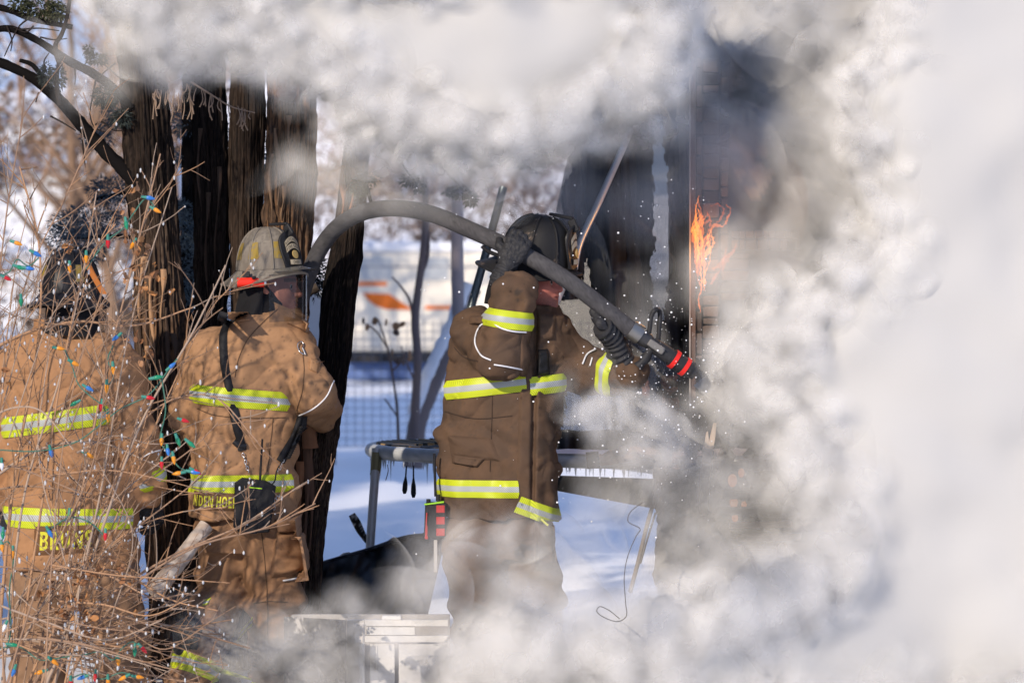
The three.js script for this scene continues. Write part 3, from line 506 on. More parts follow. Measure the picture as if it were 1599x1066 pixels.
// frame for a head or helmet: yaw 0 looks to +x, positive yaw turns away from the viewer (-z); pitch up, roll
function headFrame(c, yaw, pitch = 0, roll = 0) { const m = new THREE.Matrix4().makeRotationFromEuler(new THREE.Euler(roll, yaw, pitch, 'YZX')); m.setPosition(c); return m; }
function bodyMesh(o, hf, bones, flush, stubble, fine = 0.0042) {
  const hg = meshSDF((p) => headSDF(p), V(-0.13, -0.21, -0.11), V(0.14, 0.16, 0.11), fine); tint(hg, (p) => headColor(p, flush, stubble)); hg.applyMatrix4(hf);
  const f = (p) => { let d = 9; for (const [a, b, ra, rb] of bones) d = smin(d, sdCap(p, a, b, ra, rb), 0.05); return d; };
  const lo = V(9, 9, 9), hi = V(-9, -9, -9); for (const [a, b, r] of bones) for (const q of [a, b]) { lo.min(q.clone().subScalar(r + 0.05)); hi.max(q.clone().addScalar(r + 0.05)); }
  const bg = meshSDF(f, lo, hi, 0.02); tint(bg, () => [0.08, 0.07, 0.07]);
  part(o, 'body', merge([hg, bg]), skinM);
}
// gloved hand; x to the fingertips, palm faces -y, thumb at +z
function handGeo(curls, thumbCurl, thick = 0.0125, cuff = true, spread = 0.06) {
  const caps = [];
  const L = [0.075, 0.083, 0.078, 0.062], zs = [0.034, 0.0115, -0.0115, -0.034], xs = [0.088, 0.093, 0.09, 0.082];
  for (let f = 0; f < 4; f++) {
    let a = V(xs[f], 0.004, zs[f]), ang = 0; const side = spread * (1.5 - f) * 0.5;
    caps.push([V(0.03, 0, zs[f] * 0.8), a.clone(), thick * 1.25, thick * 1.15]);
    for (let s = 0; s < 3; s++) { ang += curls[f][s]; const l = L[f] * [0.46, 0.31, 0.27][s], b = a.clone().add(V(Math.cos(ang) * l, -Math.sin(ang) * l, Math.sin(side) * l)); caps.push([a, b, thick * (1.05 - 0.08 * s), thick * (0.98 - 0.1 * s)]); a = b; }
  }
  let a = V(0.02, -0.006, 0.032), d = V(0.62, -0.25, 0.72).normalize(); caps.push([V(0.0, 0, 0.015), a, thick * 1.5, thick * 1.4]);
  for (let s = 0; s < 2; s++) { const b = a.clone().addScaledVector(d, [0.042, 0.036][s]); caps.push([a, b, thick * 1.2, thick * 1.02]); a = b; d = d.clone().add(V(0.25, -thumbCurl, -0.3 * thumbCurl)).normalize(); }
  const f = (p) => {
    let d = sdEll(p, 0.045, 0.0, 0, 0.056, 0.02, 0.047); for (const [q, w, ra, rb] of caps) d = smin(d, sdCap(p, q, w, ra, rb), 0.009);
    if (cuff) d = smin(d, sdCap(p, V(-0.01, 0, 0), V(-0.075, 0, 0), 0.036, 0.043), 0.02);
    return d + 0.0015 * n3(p.x * 60, p.y * 60, p.z * 60) + 0.002 * Math.sin(p.x * 260) * sst(-p.x, 0, 0.02) - 0.0014 * sst(Math.abs(n3(p.x * 40, p.y * 26, p.z * 40)), 0.1, 0);
  };
  return meshSDF(f, V(-0.13, -0.11, -0.085), V(0.2, 0.05, 0.115), 0.0042);
}
function placed(g, m) { g.applyMatrix4(m); if (m.determinant() < 0) { const i = g.index.array; for (let k = 0; k < i.length; k += 3) { const t = i[k]; i[k] = i[k + 1]; i[k + 1] = t; } } return g; }
function basis(x, y, z, o) { return new THREE.Matrix4().makeBasis(x, y, z).setPosition(o); }
const curl = (a, b, c) => [[a, b, c], [a * 1.02, b, c], [a * 1.04, b * 1.05, c], [a * 1.08, b * 1.05, c]];

// traditional fire helmet in head axes (origin at the dome base centre)
function helmet(o, hf, col, opts = {}) {
  const h = new THREE.Group(); h.name = 'helmet'; o.add(h); if (opts.label) h.userData.label = opts.label;
  const nr = 8, A = 0.132, B = 0.112, H = 0.185, add = (name, g, m) => part(h, name, g.applyMatrix4(hf), m);
  const ribAt = (th) => { let r = 0; for (let i = 0; i < nr; i++) { let d = Math.abs(th - (i / nr) * Math.PI * 2); d = Math.min(d, Math.PI * 2 - d); r = Math.max(r, sst(0.075 - d, 0, 0.06)); } return r; };
  const brimR = (th) => { const c = Math.cos(th), s = Math.sin(th); const f = c > 0 ? 0.168 : 0.212, w = 0.15; return 1 / Math.sqrt((c / f) ** 2 + (s / w) ** 2) * (1 + 0.02 * Math.cos(4 * th)); };
  const pt = (th, v) => {           // v 0 apex .. 0.6 base .. 1 brim edge
    const c = Math.cos(th), s = Math.sin(th);
    if (v <= 0.6) { const k = v / 0.6, ph = k * Math.PI / 2, r = Math.pow(Math.sin(ph), 0.86), y = H * Math.pow(Math.cos(ph), 0.92), rib = 1 + 0.028 * ribAt(th) * sst(k, 0.12, 0.3); return V(A * r * c * rib - 0.004, y, B * r * s * rib); }
    const k = (v - 0.6) / 0.4, b0 = 1 / Math.sqrt((c / A) ** 2 + (s / B) ** 2), r = b0 + (brimR(th) - b0) * k, drop = -0.012 * k - 0.03 * k * k * s * s + (c > 0 ? 0.006 : -0.012) * k * c * c + (c < -0.3 ? -0.012 * k : 0);
    return V(r * c - 0.004, drop + 0.012 * (1 - k) * (1 - k), r * s);
  };
  const g = sheet(128, 60, (u, v) => pt(u * Math.PI * 2, 1 - v)); g.deleteAttribute('uv'); const smooth = g; tint(smooth, col);
  add('shell', smooth, vmat(opts.rough ?? 0.6));
  const under = sheet(96, 8, (u, v) => { const q = pt(u * Math.PI * 2, 0.62 + 0.38 * v); q.y -= 0.007; return q; }); tint(under, () => [0.02, 0.02, 0.02]); add('brim_lining', under, vmat(0.9));
  const edge = []; for (let i = 0; i <= 96; i++) { const q = pt((i / 96) * Math.PI * 2, 1); q.y -= 0.003; edge.push(q); }
  add('brim_edge', tint(tube(edge, 0.0052, 192, 7), col), vmat(0.5));
  const ribs = [];
  for (let i = 0; i < nr; i++) { const th = (i / nr) * Math.PI * 2, q = []; for (let j = 1; j <= 12; j++) { const w = pt(th, 0.05 + 0.53 * (j / 12)); q.push(w.multiplyScalar(1.0).add(V(0, 0.001, 0))); } ribs.push(tint(tube(q, 0.0042, 24, 6), col)); }
  for (const r of ribs) add('rib', r, vmat(0.55));
  if (opts.crest !== false) add('front_holder', merge([box(0.06, H + 0.008, 0, 0.09, 0.012, 0.016, 0.004), box(0.112, H - 0.018, 0, 0.03, 0.05, 0.016, 0.005, [0, 0, 0.6])]), mat(0.02, 0.02, 0.022, 0.5));
  if (opts.stickers) for (const th of opts.stickers) { const s = sheet(6, 6, (u, v) => { const w = 0.018 + 0.006 * (1 - v), q = pt(th + ((u - 0.5) * 2 * w) / 0.12, 0.50 - 0.16 * v), nrm = V(q.x, 0.05, q.z * 1.3).normalize(); return q.addScaledVector(nrm, 0.0022); }); add('sticker', tint(s, (p) => mixc([0.30, 0.205, 0.03], [0.2, 0.165, 0.11], clamp(0.35 + 0.9 * n3(p.x * 60, p.y * 60, p.z * 60)))), vmat(0.6)); }
  if (opts.shield) {
    const sh = new THREE.Shape(); sh.moveTo(-0.05, 0); sh.quadraticCurveTo(-0.066, 0.07, -0.058, 0.11); sh.quadraticCurveTo(-0.05, 0.142, 0, 0.16); sh.quadraticCurveTo(0.05, 0.142, 0.058, 0.11); sh.quadraticCurveTo(0.066, 0.07, 0.05, 0); sh.quadraticCurveTo(0, -0.012, -0.05, 0);
    const e = new THREE.ExtrudeGeometry(sh, { depth: 0.005, bevelEnabled: true, bevelSize: 0.002, bevelThickness: 0.002, bevelSegments: 1, curveSegments: 10 });
    const bend = (g) => { const p = g.attributes.position; for (let i = 0; i < p.count; i++) { const x = p.getX(i), y = p.getY(i), z = p.getZ(i); p.setXYZ(i, 0.142 - 0.03 * sst(y, 0, 0.16) - x * x * 4.2 + z, y + 0.012, -x); } g.computeVertexNormals(); return g; };
    const plate = add('front_shield', bend(e), mat(0.016, 0.016, 0.018, 0.45));
    const strip = (txt, y, arch, w = 0.085, hh = 0.022) => { const t = canvasTex(256, 64, (c, a, b) => { c.fillStyle = '#b9ab90'; c.fillRect(0, 0, a, b); c.fillStyle = '#15130f'; c.font = 'bold 50px sans-serif'; c.textAlign = 'center'; c.textBaseline = 'middle'; c.fillText(txt, a / 2, b / 2 + 3, a - 18); c.strokeStyle = '#5a5040'; c.lineWidth = 5; c.strokeRect(3, 3, a - 6, b - 6); });
      const s = sheet(12, 3, (u, v) => V((u - 0.5) * w, y + v * hh - arch * (2 * u - 1) ** 2, 0.0082)); return part(plate, 'text_panel', bend(s).applyMatrix4(hf), new THREE.MeshPhysicalMaterial({ map: t, roughness: 0.7 })); };
    strip(opts.shield[0], 0.108, 0.026); strip(opts.shield[1], 0.08, 0.02); strip(opts.shield[2], 0.014, 0.0, 0.07);
    const d = new THREE.CylinderGeometry(0.017, 0.017, 0.003, 24); d.rotateX(Math.PI / 2); d.translate(0, 0.056, 0.009); part(plate, 'emblem_disc', bend(d).applyMatrix4(hf), mat(0.45, 0.32, 0.12, 0.45));
  }
  if (opts.visor) { const v = sheet(24, 10, (u, w) => { const a = (u - 0.5) * 2.1, r = 0.158 + 0.02 * (1 - w); return V(Math.cos(a) * r * (1 - 0.18 * (1 - w)) + 0.012, -0.012 - opts.visor * (1 - w), Math.sin(a) * 0.128); }); add('visor', v, new THREE.MeshPhysicalMaterial({ color: new THREE.Color().setRGB(0.56, 0.57, 0.58), roughness: 0.12, transmission: 1, thickness: 0, ior: 1.45 })); }
  if (opts.flip) { const v = sheet(24, 8, (u, w) => { const a = (u - 0.5) * 1.9, r = 0.155 + 0.055 * w; return V(Math.cos(a) * r + 0.01, 0.02 - 0.012 * w - 0.01 * Math.abs(a), Math.sin(a) * (0.128 + 0.01 * w)); }); add('eye_shield', v, new THREE.MeshPhysicalMaterial({ color: new THREE.Color().setRGB(0.42, 0.40, 0.36), roughness: 0.2, transmission: 0.75, thickness: 0 })); }
  return h;
}
// ear flaps and hood round the neck, in head axes
function earFlap(o, hf, low = -0.19, front = 0.05, open = 1.4) {
  const g = sheet(40, 12, (u, v) => { const a = Math.PI + (u - 0.5) * 2 * (Math.PI - open), r = 1 + 0.04 * Math.sin(a * 7 + v * 4), w = 0.107 + 0.014 * (1 - v); return V(Math.cos(a) * (w + 0.012) * r + (front - 0.05) - 0.012, low * (1 - v) + 0.0 * v, Math.sin(a) * w * 0.94 * r); });
  return part(o, 'ear_flap', g.applyMatrix4(hf), hoodM);
}
function cuffBand(o, f, c, axis, h0, h1, R = 0.2, wob = null, off = 0.006) { const e = Math.abs(axis.clone().normalize().z) > 0.8 ? V(1, 0, 0) : V(0, 0, 1); return part(o, 'reflective_band', bandOn(f, c, axis, e, -Math.PI, Math.PI, h0, h1, off, 72, 4, R, wob), bandM); }
function letterPatch(o, f, tl, tr, br, bl, text, bg, off = 0.008) {
  const t = canvasTex(512, 160, (c, w, h) => { c.fillStyle = bg; c.fillRect(0, 0, w, h); c.fillStyle = '#d9d63a'; c.font = 'bold 128px sans-serif'; c.textAlign = 'center'; c.textBaseline = 'middle'; c.fillText(text, w / 2, h / 2 + 6, w - 24); c.strokeStyle = 'rgba(60,60,10,0.35)'; c.lineWidth = 2; for (let i = -h; i < w; i += 9) { c.beginPath(); c.moveTo(i, 0); c.lineTo(i + h * 0.6, h); c.stroke(); } });
  return part(o, 'name_patch', patchOn(f, tl, tr, br, bl, off, 24, 8, V(0, 0, -1), 0.06), new THREE.MeshPhysicalMaterial({ map: t, roughness: 0.8 }));
}
function bounds(list, m) { const lo = V(9, 9, 9), hi = V(-9, -9, -9); for (const q of list) { lo.min(q); hi.max(q); } return [lo.subScalar(m), hi.addScalar(m)]; }
const rowsPx = (rows, z) => rows.map(([y, x, w, d, dz]) => { const q = P(x, y, z + (dz ?? 0)); return [q.y, q.x, q.z, w * S(z), d]; });

// trousers from hip, knee and ankle joints; each leg [hip, knee, ankle, r0, r1, r2]
function trousersSDF(hipRows, yaw, legs, k) {
  const hip = sdStack(hipRows, yaw);
  return (p) => {
    let d = hip(p);
    legs.forEach(([a, b, c, r0, r1, r2], i) => { const up = sdCap(p, a, b, r0, r1), dn = sdCap(p, b, c, r1, r2); let l = smin(up, dn, 0.04); if (Math.abs(l) < 0.06) { const t = p.y - b.y; l += 0.011 * Math.exp(-t * t * 60) * Math.sin(p.y * 46 + 2 * n3(p.x * 5, p.y * 4, i)) + 0.012 * Math.exp(-((p.y - c.y) ** 2) * 60) * Math.sin(p.y * 60 + 3 * n3(p.x * 6, p.y * 4, i + 3)); } d = smin(d, l, 0.035); });
    return Math.abs(d) < 0.06 ? d + folds(p, 0.9, k) : d;
  };
}
function boot(a, dir) { const heel = a.clone(), toe = a.clone().addScaledVector(dir, 0.19); const f = (p) => { let d = smin(sdCap(p, heel.clone().setY(0.055), toe.clone().setY(0.045), 0.05, 0.045), sdCap(p, heel.clone().setY(0.06), a.clone().setY(0.26), 0.055, 0.07), 0.05); return Math.max(d, 0.004 - p.y); }; const [lo, hi] = bounds([heel, toe, a.clone().setY(0.28)], 0.1); lo.y = -0.03; return meshSDF(f, lo, hi, 0.01); }
// --- middle firefighter: back to the viewer, grey leather helmet, face in profile ---
{
  const o = thing('person', 'firefighter in clean tan turnout coat and grey leather helmet, back turned, face in profile', 'person', P(385, 1085, 0), 'firefighters');
  const yaw = 0.35;
  const torso = sdStack(rowsPx([[482, 432, 38, 0.085], [505, 415, 62, 0.115], [530, 398, 84, 0.145], [565, 388, 93, 0.16], [620, 383, 88, 0.16], [680, 380, 84, 0.158], [745, 380, 82, 0.162], [790, 378, 84, 0.165], [806, 377, 83, 0.163]], 0), yaw, 2.5);
  const sl = P(322, 552, 0.03), el = P(290, 640, 0.02), wl = P(318, 655, -0.33), sr = P(440, 540, 0.0), er = P(484, 607, 0.05), wr = P(500, 640, -0.36);
  const armR = (p) => { const a = smin(sdCap(p, sr, er, 0.118, 0.094), sdCap(p, er, wr, 0.09, 0.082), 0.05); return Math.abs(a) < 0.07 ? a + sleeveRings(p, sr, er, 0.006, 40) : a; };
  const armL = (p) => { const a = smin(sdCap(p, sl, el, 0.095, 0.082), sdCap(p, el, wl, 0.082, 0.078), 0.05); return Math.abs(a) < 0.07 ? a + sleeveRings(p, sl, el, 0.006, 40) : a; };
  const collarC = P(428, 486, 0.0);
  const body = (p) => { let d = smin(smin(torso(p), armR(p), 0.035), armL(p), 0.04); if (Math.abs(d) < 0.06) { const w = sst(p.y, 0.78, 1.05); d += folds(p, 0.85, 3) + 0.008 * (1 - w) * Math.sin(p.x * 38 + 2 * n3(p.x * 4, p.y * 3, p.z * 4)) + 0.009 * Math.exp(-((p.y - 1.03) ** 2) * 90) * Math.sin(p.y * 50 + p.x * 22); } return d; };
  const [lo, hi] = bounds([P(275, 470, 0.25), P(535, 812, -0.3), wl, wr], 0.06); hi.y = P(0, 455).y;
  const g = meshSDF(body, lo, hi, 0.0085);
  const spot = (x, y, r, w) => { const q = P(x, y, 0.1); return [q.x, q.y, r, w]; };
  const coat = part(o, 'coat', tint(g, clothColor(TAN, -0.14, 1, [spot(497, 568, 0.022, 0.7), spot(508, 600, 0.018, 0.8), spot(486, 597, 0.012, 0.7), spot(480, 590, 0.03, 0.35), spot(410, 575, 0.02, 0.3)])), coatM);
  // upright collar leaning towards the chin
  const col = sheet(48, 10, (u, v) => { const a = u * Math.PI * 2, q = P(432 + 4 * v + Math.cos(a) * (43 + 3 * v), 504 + 8 * Math.cos(a) - v * (30 - 12 * Math.cos(a)), 0), s = 0.092 + 0.004 * Math.sin(a * 5); q.z = Math.sin(a) * s - 0.01; return q; });
  part(coat, 'collar', tint(col, clothColor(TAN, -0.1, 2)), coatM);
  part(coat, 'collar_flap', tint(patchOn(body, P(448, 486, 0.3), P(480, 505, 0.3), P(476, 522, 0.3), P(440, 505, 0.3), 0.014), clothColor(TAN, 0, 5)), coatM);
  // trim
  const c620 = P(383, 620, 0), tf = (p) => torso(p) + (Math.abs(torso(p)) < 0.06 ? folds(p, 0.85, 3) : 0);
  const k = S(0.16);
  part(coat, 'reflective_band', bandOn(tf, c620, V(0.09, 1, 0), V(0, 0, 1), -1.3, 1.15, -0.038, 0.038, 0.011, 70, 4, 0.42), bandM);
  part(coat, 'reflective_band', bandOn(body, P(380, 752, 0), V(0, 1, 0), V(0, 0, 1), -1.5, 1.25, -0.036, 0.036, 0.006, 80, 4, 0.42), bandM);
  cuffBand(coat, body, P(298, 656, 0.0).lerp(wl, 0.1), wl.clone().sub(el), 0.0, 0.07, 0.2);
  letterPatch(coat, body, P(293, 768, 0.3), P(368, 772, 0.3), P(367, 803, 0.3), P(291, 798, 0.3), 'NDEN HOEK', '#6b4a31');
  for (const q of [[[516, 597], [506, 620], [488, 638], [466, 650], [459, 653]]]) { const t = ropeOn(body, q, 0.0032, 0.004); if (t) part(coat, 'piping', t, pipingM); }
  for (const q of [[[432, 478], [408, 500], [382, 530], [368, 560], [362, 590]], [[466, 540], [470, 580], [468, 612], [456, 645]], [[300, 640], [330, 650], [390, 655], [440, 655]], [[420, 655], [416, 700], [412, 740]]]) { const t = ropeOn(body, q, 0.0018, 0.0008); if (t) part(coat, 'seam', t, mat(0.12, 0.07, 0.04, 0.9)); }
  part(coat, 'shoulder_patch', tint(patchOn(body, P(355, 487, 0.3), P(384, 487, 0.3), P(384, 500, 0.3), P(357, 505, 0.3), 0.008, 8, 8), clothColor(TAN, 0, 7)), coatM);
  part(coat, 'sleeve_pocket', tint(patchOn(body, P(476, 560, 0.4), P(494, 566, 0.4), P(488, 586, 0.4), P(474, 580, 0.4), 0.01, 10, 10), clothColor(TAN, 0.05, 9)), coatM);
  { // snap hook hanging on the back of the sleeve
    const q = (x, y) => land(body, P(x, y, 0.4), V(0, 0, -1), 0.008, 1) ?? P(x, y, 0.12), h = [];
    h.push(tube([q(456, 543), q(457, 537), q(462, 535), q(465, 539), q(464, 545)], 0.0028, 20, 6), tube([q(464, 545), q(467, 551), q(469, 556)], 0.0045, 8, 7), tube([q(456, 543), q(460, 551), q(466, 555)], 0.0025, 10, 6));
    part(coat, 'snap_hook', mergeBare(h), metalM);
  }
  // radio strap, radio and cord
  const strap = part(o, 'radio_strap', stripOn(body, [[349, 487], [342, 510], [341, 540], [345, 580], [353, 615], [360, 655], [368, 690], [371, 707]], 0.033, 0.009, 0.35, V(0, 0, -1), 46), blackWeb);
  part(strap, 'strap_keeper', stripOn(body, [[357, 640], [360, 652], [362, 660]], 0.04, 0.014, 0.35, V(0, 0, -1), 6), mat(0.02, 0.02, 0.022, 0.4));
  part(strap, 'strap_keeper', stripOn(body, [[358, 692], [368, 700], [378, 700]], 0.024, 0.014, 0.35, V(0, 0, -1), 6), mat(0.02, 0.02, 0.022, 0.4));
  part(o, 'radio_strap', stripOn(body, [[462, 655], [455, 680], [444, 702], [430, 726]], 0.036, 0.012, 0.35, V(0, 0, -1), 24), blackWeb);
  const lan = (x, y, off) => land(body, P(x, y, 0.45), V(0, 0, -1), off, 1.2) ?? P(x, y, 0.15);
  const chain = (pts) => { const gs = []; pts.forEach(([x, y], i) => { const t = new THREE.TorusGeometry(0.0062, 0.0019, 6, 12); t.scale(0.8, 1.25, 1); if (i % 2) t.rotateY(Math.PI / 2); const q = lan(x, y, 0.011); t.translate(q.x, q.y, q.z); gs.push(t); }); return mergeBare(gs); };
  part(o, 'chain', chain([[369, 716], [371, 721], [373, 727], [374, 732], [376, 737], [378, 742]]), metalM);
  part(o, 'chain', chain([[431, 726], [429, 732], [426, 738], [423, 743]]), metalM);
  part(o, 'chain', chain([[419, 790], [418, 796], [417, 802], [425, 784], [422, 786]]), metalM);
  const rz = lan(402, 780, 0.02).z + 0.012, C = (x, y, dz = 0) => { const q = P(x, y, 0); return V(q.x, q.y, rz + dz); }, wpx = S(0);
  const cs = new THREE.Shape([[374, 750], [384, 743], [420, 748], [434, 756], [430, 790], [424, 824], [382, 826], [372, 816], [374, 780]].map(([x, y]) => new THREE.Vector2(C(x, y).x, C(x, y).y)));
  const holster = new THREE.ExtrudeGeometry(cs, { depth: 0.03, bevelEnabled: true, bevelSize: 0.004, bevelThickness: 0.004, bevelSegments: 2 }); holster.translate(0, 0, rz - 0.015);
  const radio = part(o, 'radio', holster, mat(0.012, 0.012, 0.014, 0.6));
  part(radio, 'antenna', tube([C(411, 756), C(413, 715), C(415, 682)], (t) => 0.0052 - 0.0012 * t, 12, 9), mat(0.012, 0.012, 0.014, 0.45));
  part(radio, 'green_collar', merge([box(C(403, 751).x, C(403, 750).y, rz + 0.0, 0.068, 0.008, 0.034, 0.003, [0, 0, -0.1]), box(C(404, 757).x, C(404, 757).y, rz + 0.004, 0.06, 0.004, 0.036, 0.002, [0, 0, -0.1])]), mat(0.42, 0.75, 0.03, 0.5));
  for (const [x, y, r] of [[398, 748, 0.009], [390, 751, 0.006]]) { const kq = new THREE.CylinderGeometry(r, r, 0.022, 14); const c = C(x, y, 0.004); kq.translate(c.x, c.y, c.z); part(radio, 'knob', kq, mat(0.02, 0.02, 0.02, 0.4)); }
  part(radio, 'strap_tail', box(C(401, 800).x, C(401, 806).y, rz + 0.022, 0.03, 0.11, 0.004, 0.001, [0, 0, 0.03]), blackWeb);
  { const t = canvasTex(128, 48, (c, w, h) => { c.fillStyle = '#0c0c0e'; c.fillRect(0, 0, w, h); c.fillStyle = '#c9cccf'; c.font = 'italic bold 38px sans-serif'; c.textBaseline = 'middle'; c.fillText('Wash', 6, h / 2 + 2, w - 12); }); const c = C(389, 813); part(radio, 'printed_mark', box(c.x, c.y, rz + 0.0205, 0.036, 0.013, 0.002, 0), new THREE.MeshPhysicalMaterial({ map: t, roughness: 0.6 })); }
  const hel = []; for (let i = 0; i <= 220; i++) { const t = i / 220, x = 459 - 14 * t - 6 * t * t, y = 672 + 52 * t, q = lan(x, y, 0.02), a = t * Math.PI * 2 * 17; hel.push(V(q.x + 0.009 * Math.cos(a), q.y + 0.003 * Math.cos(a), q.z + 0.009 * Math.sin(a))); }
  part(o, 'coiled_cord', tube(hel, 0.0025, 520, 5), mat(0.012, 0.012, 0.013, 0.5));
  part(o, 'lanyard_cord', tube([[432, 724], [422, 742], [418, 760], [406, 768]].map(([x, y]) => lan(x, y, 0.03)), 0.003, 20, 6), mat(0.012, 0.012, 0.013, 0.5));
  // trousers and boots
  const hipR = P(418, 830, 0.02), kR = P(430, 935, 0.04), aR = P(428, 1072, 0.0), hipL = P(348, 830, -0.02), kL = P(346, 925, -0.02), aL = P(296, 1058, 0.1);
  const tro = trousersSDF(rowsPx([[790, 380, 66, 0.13], [830, 382, 72, 0.13], [860, 384, 66, 0.11]], 0), yaw, [[hipR, kR, aR, 0.125, 0.108, 0.102], [hipL, kL, aL, 0.108, 0.098, 0.1]], 11);
  const [tl, th] = bounds([P(255, 780, 0.25), P(500, 1090, -0.25)], 0.03);
  const tg = part(o, 'trousers', tint(meshSDF(tro, tl, th, 0.0095), clothColor([0.25, 0.14, 0.075], 0.05, 21, [spot(430, 1010, 0.12, 0.45), spot(300, 1000, 0.1, 0.4), spot(400, 900, 0.05, 0.3)])), coatM);
  part(tg, 'cargo_pocket', tint(patchOn(tro, P(420, 838, 0.45), P(470, 838, 0.45), P(482, 906, 0.45), P(410, 915, 0.45), 0.03, 26, 26, V(0, 0, -1), 0.12), clothColor([0.27, 0.15, 0.08], 0.02, 23, [spot(440, 880, 0.03, 0.35)])), coatM);
  part(tg, 'pocket_flap', tint(patchOn(tro, P(418, 820, 0.45), P(460, 812, 0.45), P(464, 842, 0.45), P(422, 842, 0.45), 0.042, 18, 12, V(0, 0, -1), 0.1), clothColor([0.27, 0.15, 0.08], 0.04, 24)), coatM);
  for (const q of [[[432, 918], [450, 916], [470, 911]]]) { const t = ropeOn(tro, q, 0.004, 0.006, 0.45); if (t) part(tg, 'piping', t, pipingM); }
  for (const q of [[[398, 842], [404, 900], [408, 960], [406, 1040]], [[384, 955], [410, 950], [440, 952]]]) { const t = ropeOn(tro, q, 0.0018, 0.001, 0.45); if (t) part(tg, 'seam', t, mat(0.10, 0.06, 0.035, 0.9)); }
  cuffBand(tg, tro, aL.clone().add(V(0, 0.005, 0)), aL.clone().sub(kL), -0.075, 0.0, 0.24);
  cuffBand(tg, tro, P(428, 1080, 0), V(0, 1, 0), -0.03, 0.045, 0.24);
  for (const pts of [[[306, 948], [318, 944], [312, 956], [302, 958]], [[376, 984], [384, 974], [382, 992], [370, 1000]]]) part(tg, 'striped_knee_patch', patchOn(tro, ...pts.map(([x, y]) => P(x, y, 0.4)), 0.006, 8, 8), bandM);
  part(o, 'boot', boot(V(aR.x, 0, aR.z), V(0.5, 0, -0.85)), mat(0.02, 0.02, 0.02, 0.6)); part(o, 'boot', boot(V(aL.x, 0, aL.z), V(0.8, 0, -0.6)), mat(0.02, 0.02, 0.02, 0.6));
  // gloves on the hose in front of the body
  const gl = handGeo(curl(0.7, 1.0, 0.6), 0.6), xg = V(0.5, 0.2, -0.85).normalize(), zg = V(0.2, 1, 0.3).cross(xg).normalize(), yg = V(0, 0, 0).crossVectors(zg, xg);
  part(o, 'glove', placed(gl.clone(), basis(xg, yg, zg, wr.clone().add(V(-0.02, -0.005, -0.09)))), gloveM);
  part(o, 'glove', placed(gl.clone(), basis(xg, yg, zg, wl.clone().add(V(0.02, 0.0, -0.09)))), gloveM);
  // head
  const hf = headFrame(P(426, 447, 0.0), -0.2, -0.06, 0);
  bodyMesh(o, hf, [[P(424, 500, 0), P(385, 790, 0), 0.06, 0.09], [sl, el, 0.05, 0.045], [el, wl, 0.045, 0.035], [sr, er, 0.05, 0.045], [er, wr, 0.045, 0.035], [P(410, 520, 0), sl, 0.05, 0.05], [P(410, 520, 0), sr, 0.05, 0.05], [hipR, kR, 0.07, 0.06], [kR, aR, 0.06, 0.05], [hipL, kL, 0.07, 0.06], [kL, aL, 0.06, 0.05], [hipL, hipR, 0.07, 0.07]], 0.25, 0.2);
  earFlap(o, headFrame(P(424, 447, 0.0), -0.2, -0.06, 0), -0.165, 0.05, 1.5);
  part(o, 'hood', tint(meshSDF((p) => { let d = sdStack([[1.66, P(424, 0).x, -0.01, 0.095, 0.085], [1.56, P(412, 0).x, 0.0, 0.1, 0.095], [1.50, P(395, 0).x, 0.0, 0.105, 0.105]], 0.1)(p); d = Math.max(d, p.x - P(446, 0, 0).x - (p.y - 1.6) * 0.5); return d + folds(p, 0.3, 40); }, V(P(380, 0).x - 0.16, 1.46, -0.16), V(P(450, 0).x + 0.05, 1.69, 0.18), 0.008), () => [0.012, 0.012, 0.014]), vmat(0.95));
  const hh = headFrame(P(419, 425, 0.0), -0.6, 0.03, 0.02);
  const old = (p) => { const a = fbm(p.x * 9, p.y * 9, p.z * 9), b = n3(p.x * 70, p.y * 70, p.z * 70); return mixc(mixc([0.15, 0.128, 0.105], [0.25, 0.222, 0.185], clamp(0.5 + a)), [0.045, 0.038, 0.032], clamp(0.15 * b + 0.35 * sst(a + 0.3 * b, 0.15, 0.55))); };
  const h = helmet(o, hh, old, { stickers: [1.45, 2.2, 3.0, 0.55], shield: ['MITCHELL', 'FIRE DEPT', 'CHIEF'], visor: 0.19, flip: true, rough: 0.65, label: 'worn grey leather helmet with black front shield' });
  // red flashlight clipped under the brim
  const fa = P(370, 441, 0.135), fb = P(412, 440, 0.125);
  const fl = part(h, 'flashlight', tube([fa, fb], (t) => 0.0195 + 0.0015 * (t > 0.85 ? 1 : 0), 14, 18), mat(0.80, 0.035, 0.018, 0.35));
  part(fl, 'lens_ring', tube([fb, fb.clone().add(V(0.008, 0, -0.001))], 0.018, 2, 18), metalM);
  part(fl, 'switch', box(P(396, 433, 0.15).x, P(396, 433, 0.15).y, 0.15, 0.016, 0.012, 0.012, 0.003), mat(0.02, 0.02, 0.02, 0.5));
  { const d = new THREE.SphereGeometry(0.005, 10, 8); const q = P(392, 445, 0.15); d.translate(q.x, q.y, q.z); part(fl, 'button', d, mat(0.02, 0.02, 0.02, 0.5)); }
  part(fl, 'clip', box(P(384, 428, 0.13).x, P(384, 428, 0.13).y, 0.135, 0.03, 0.024, 0.012, 0.003), mat(0.02, 0.02, 0.02, 0.5));
  part(h, 'chin_strap', tube([[408, 440], [424, 458], [432, 472], [440, 478], [452, 482]].map(([x, y], i) => P(x, y, 0.1 - i * 0.02)), 0.005, 20, 6), blackWeb);
}
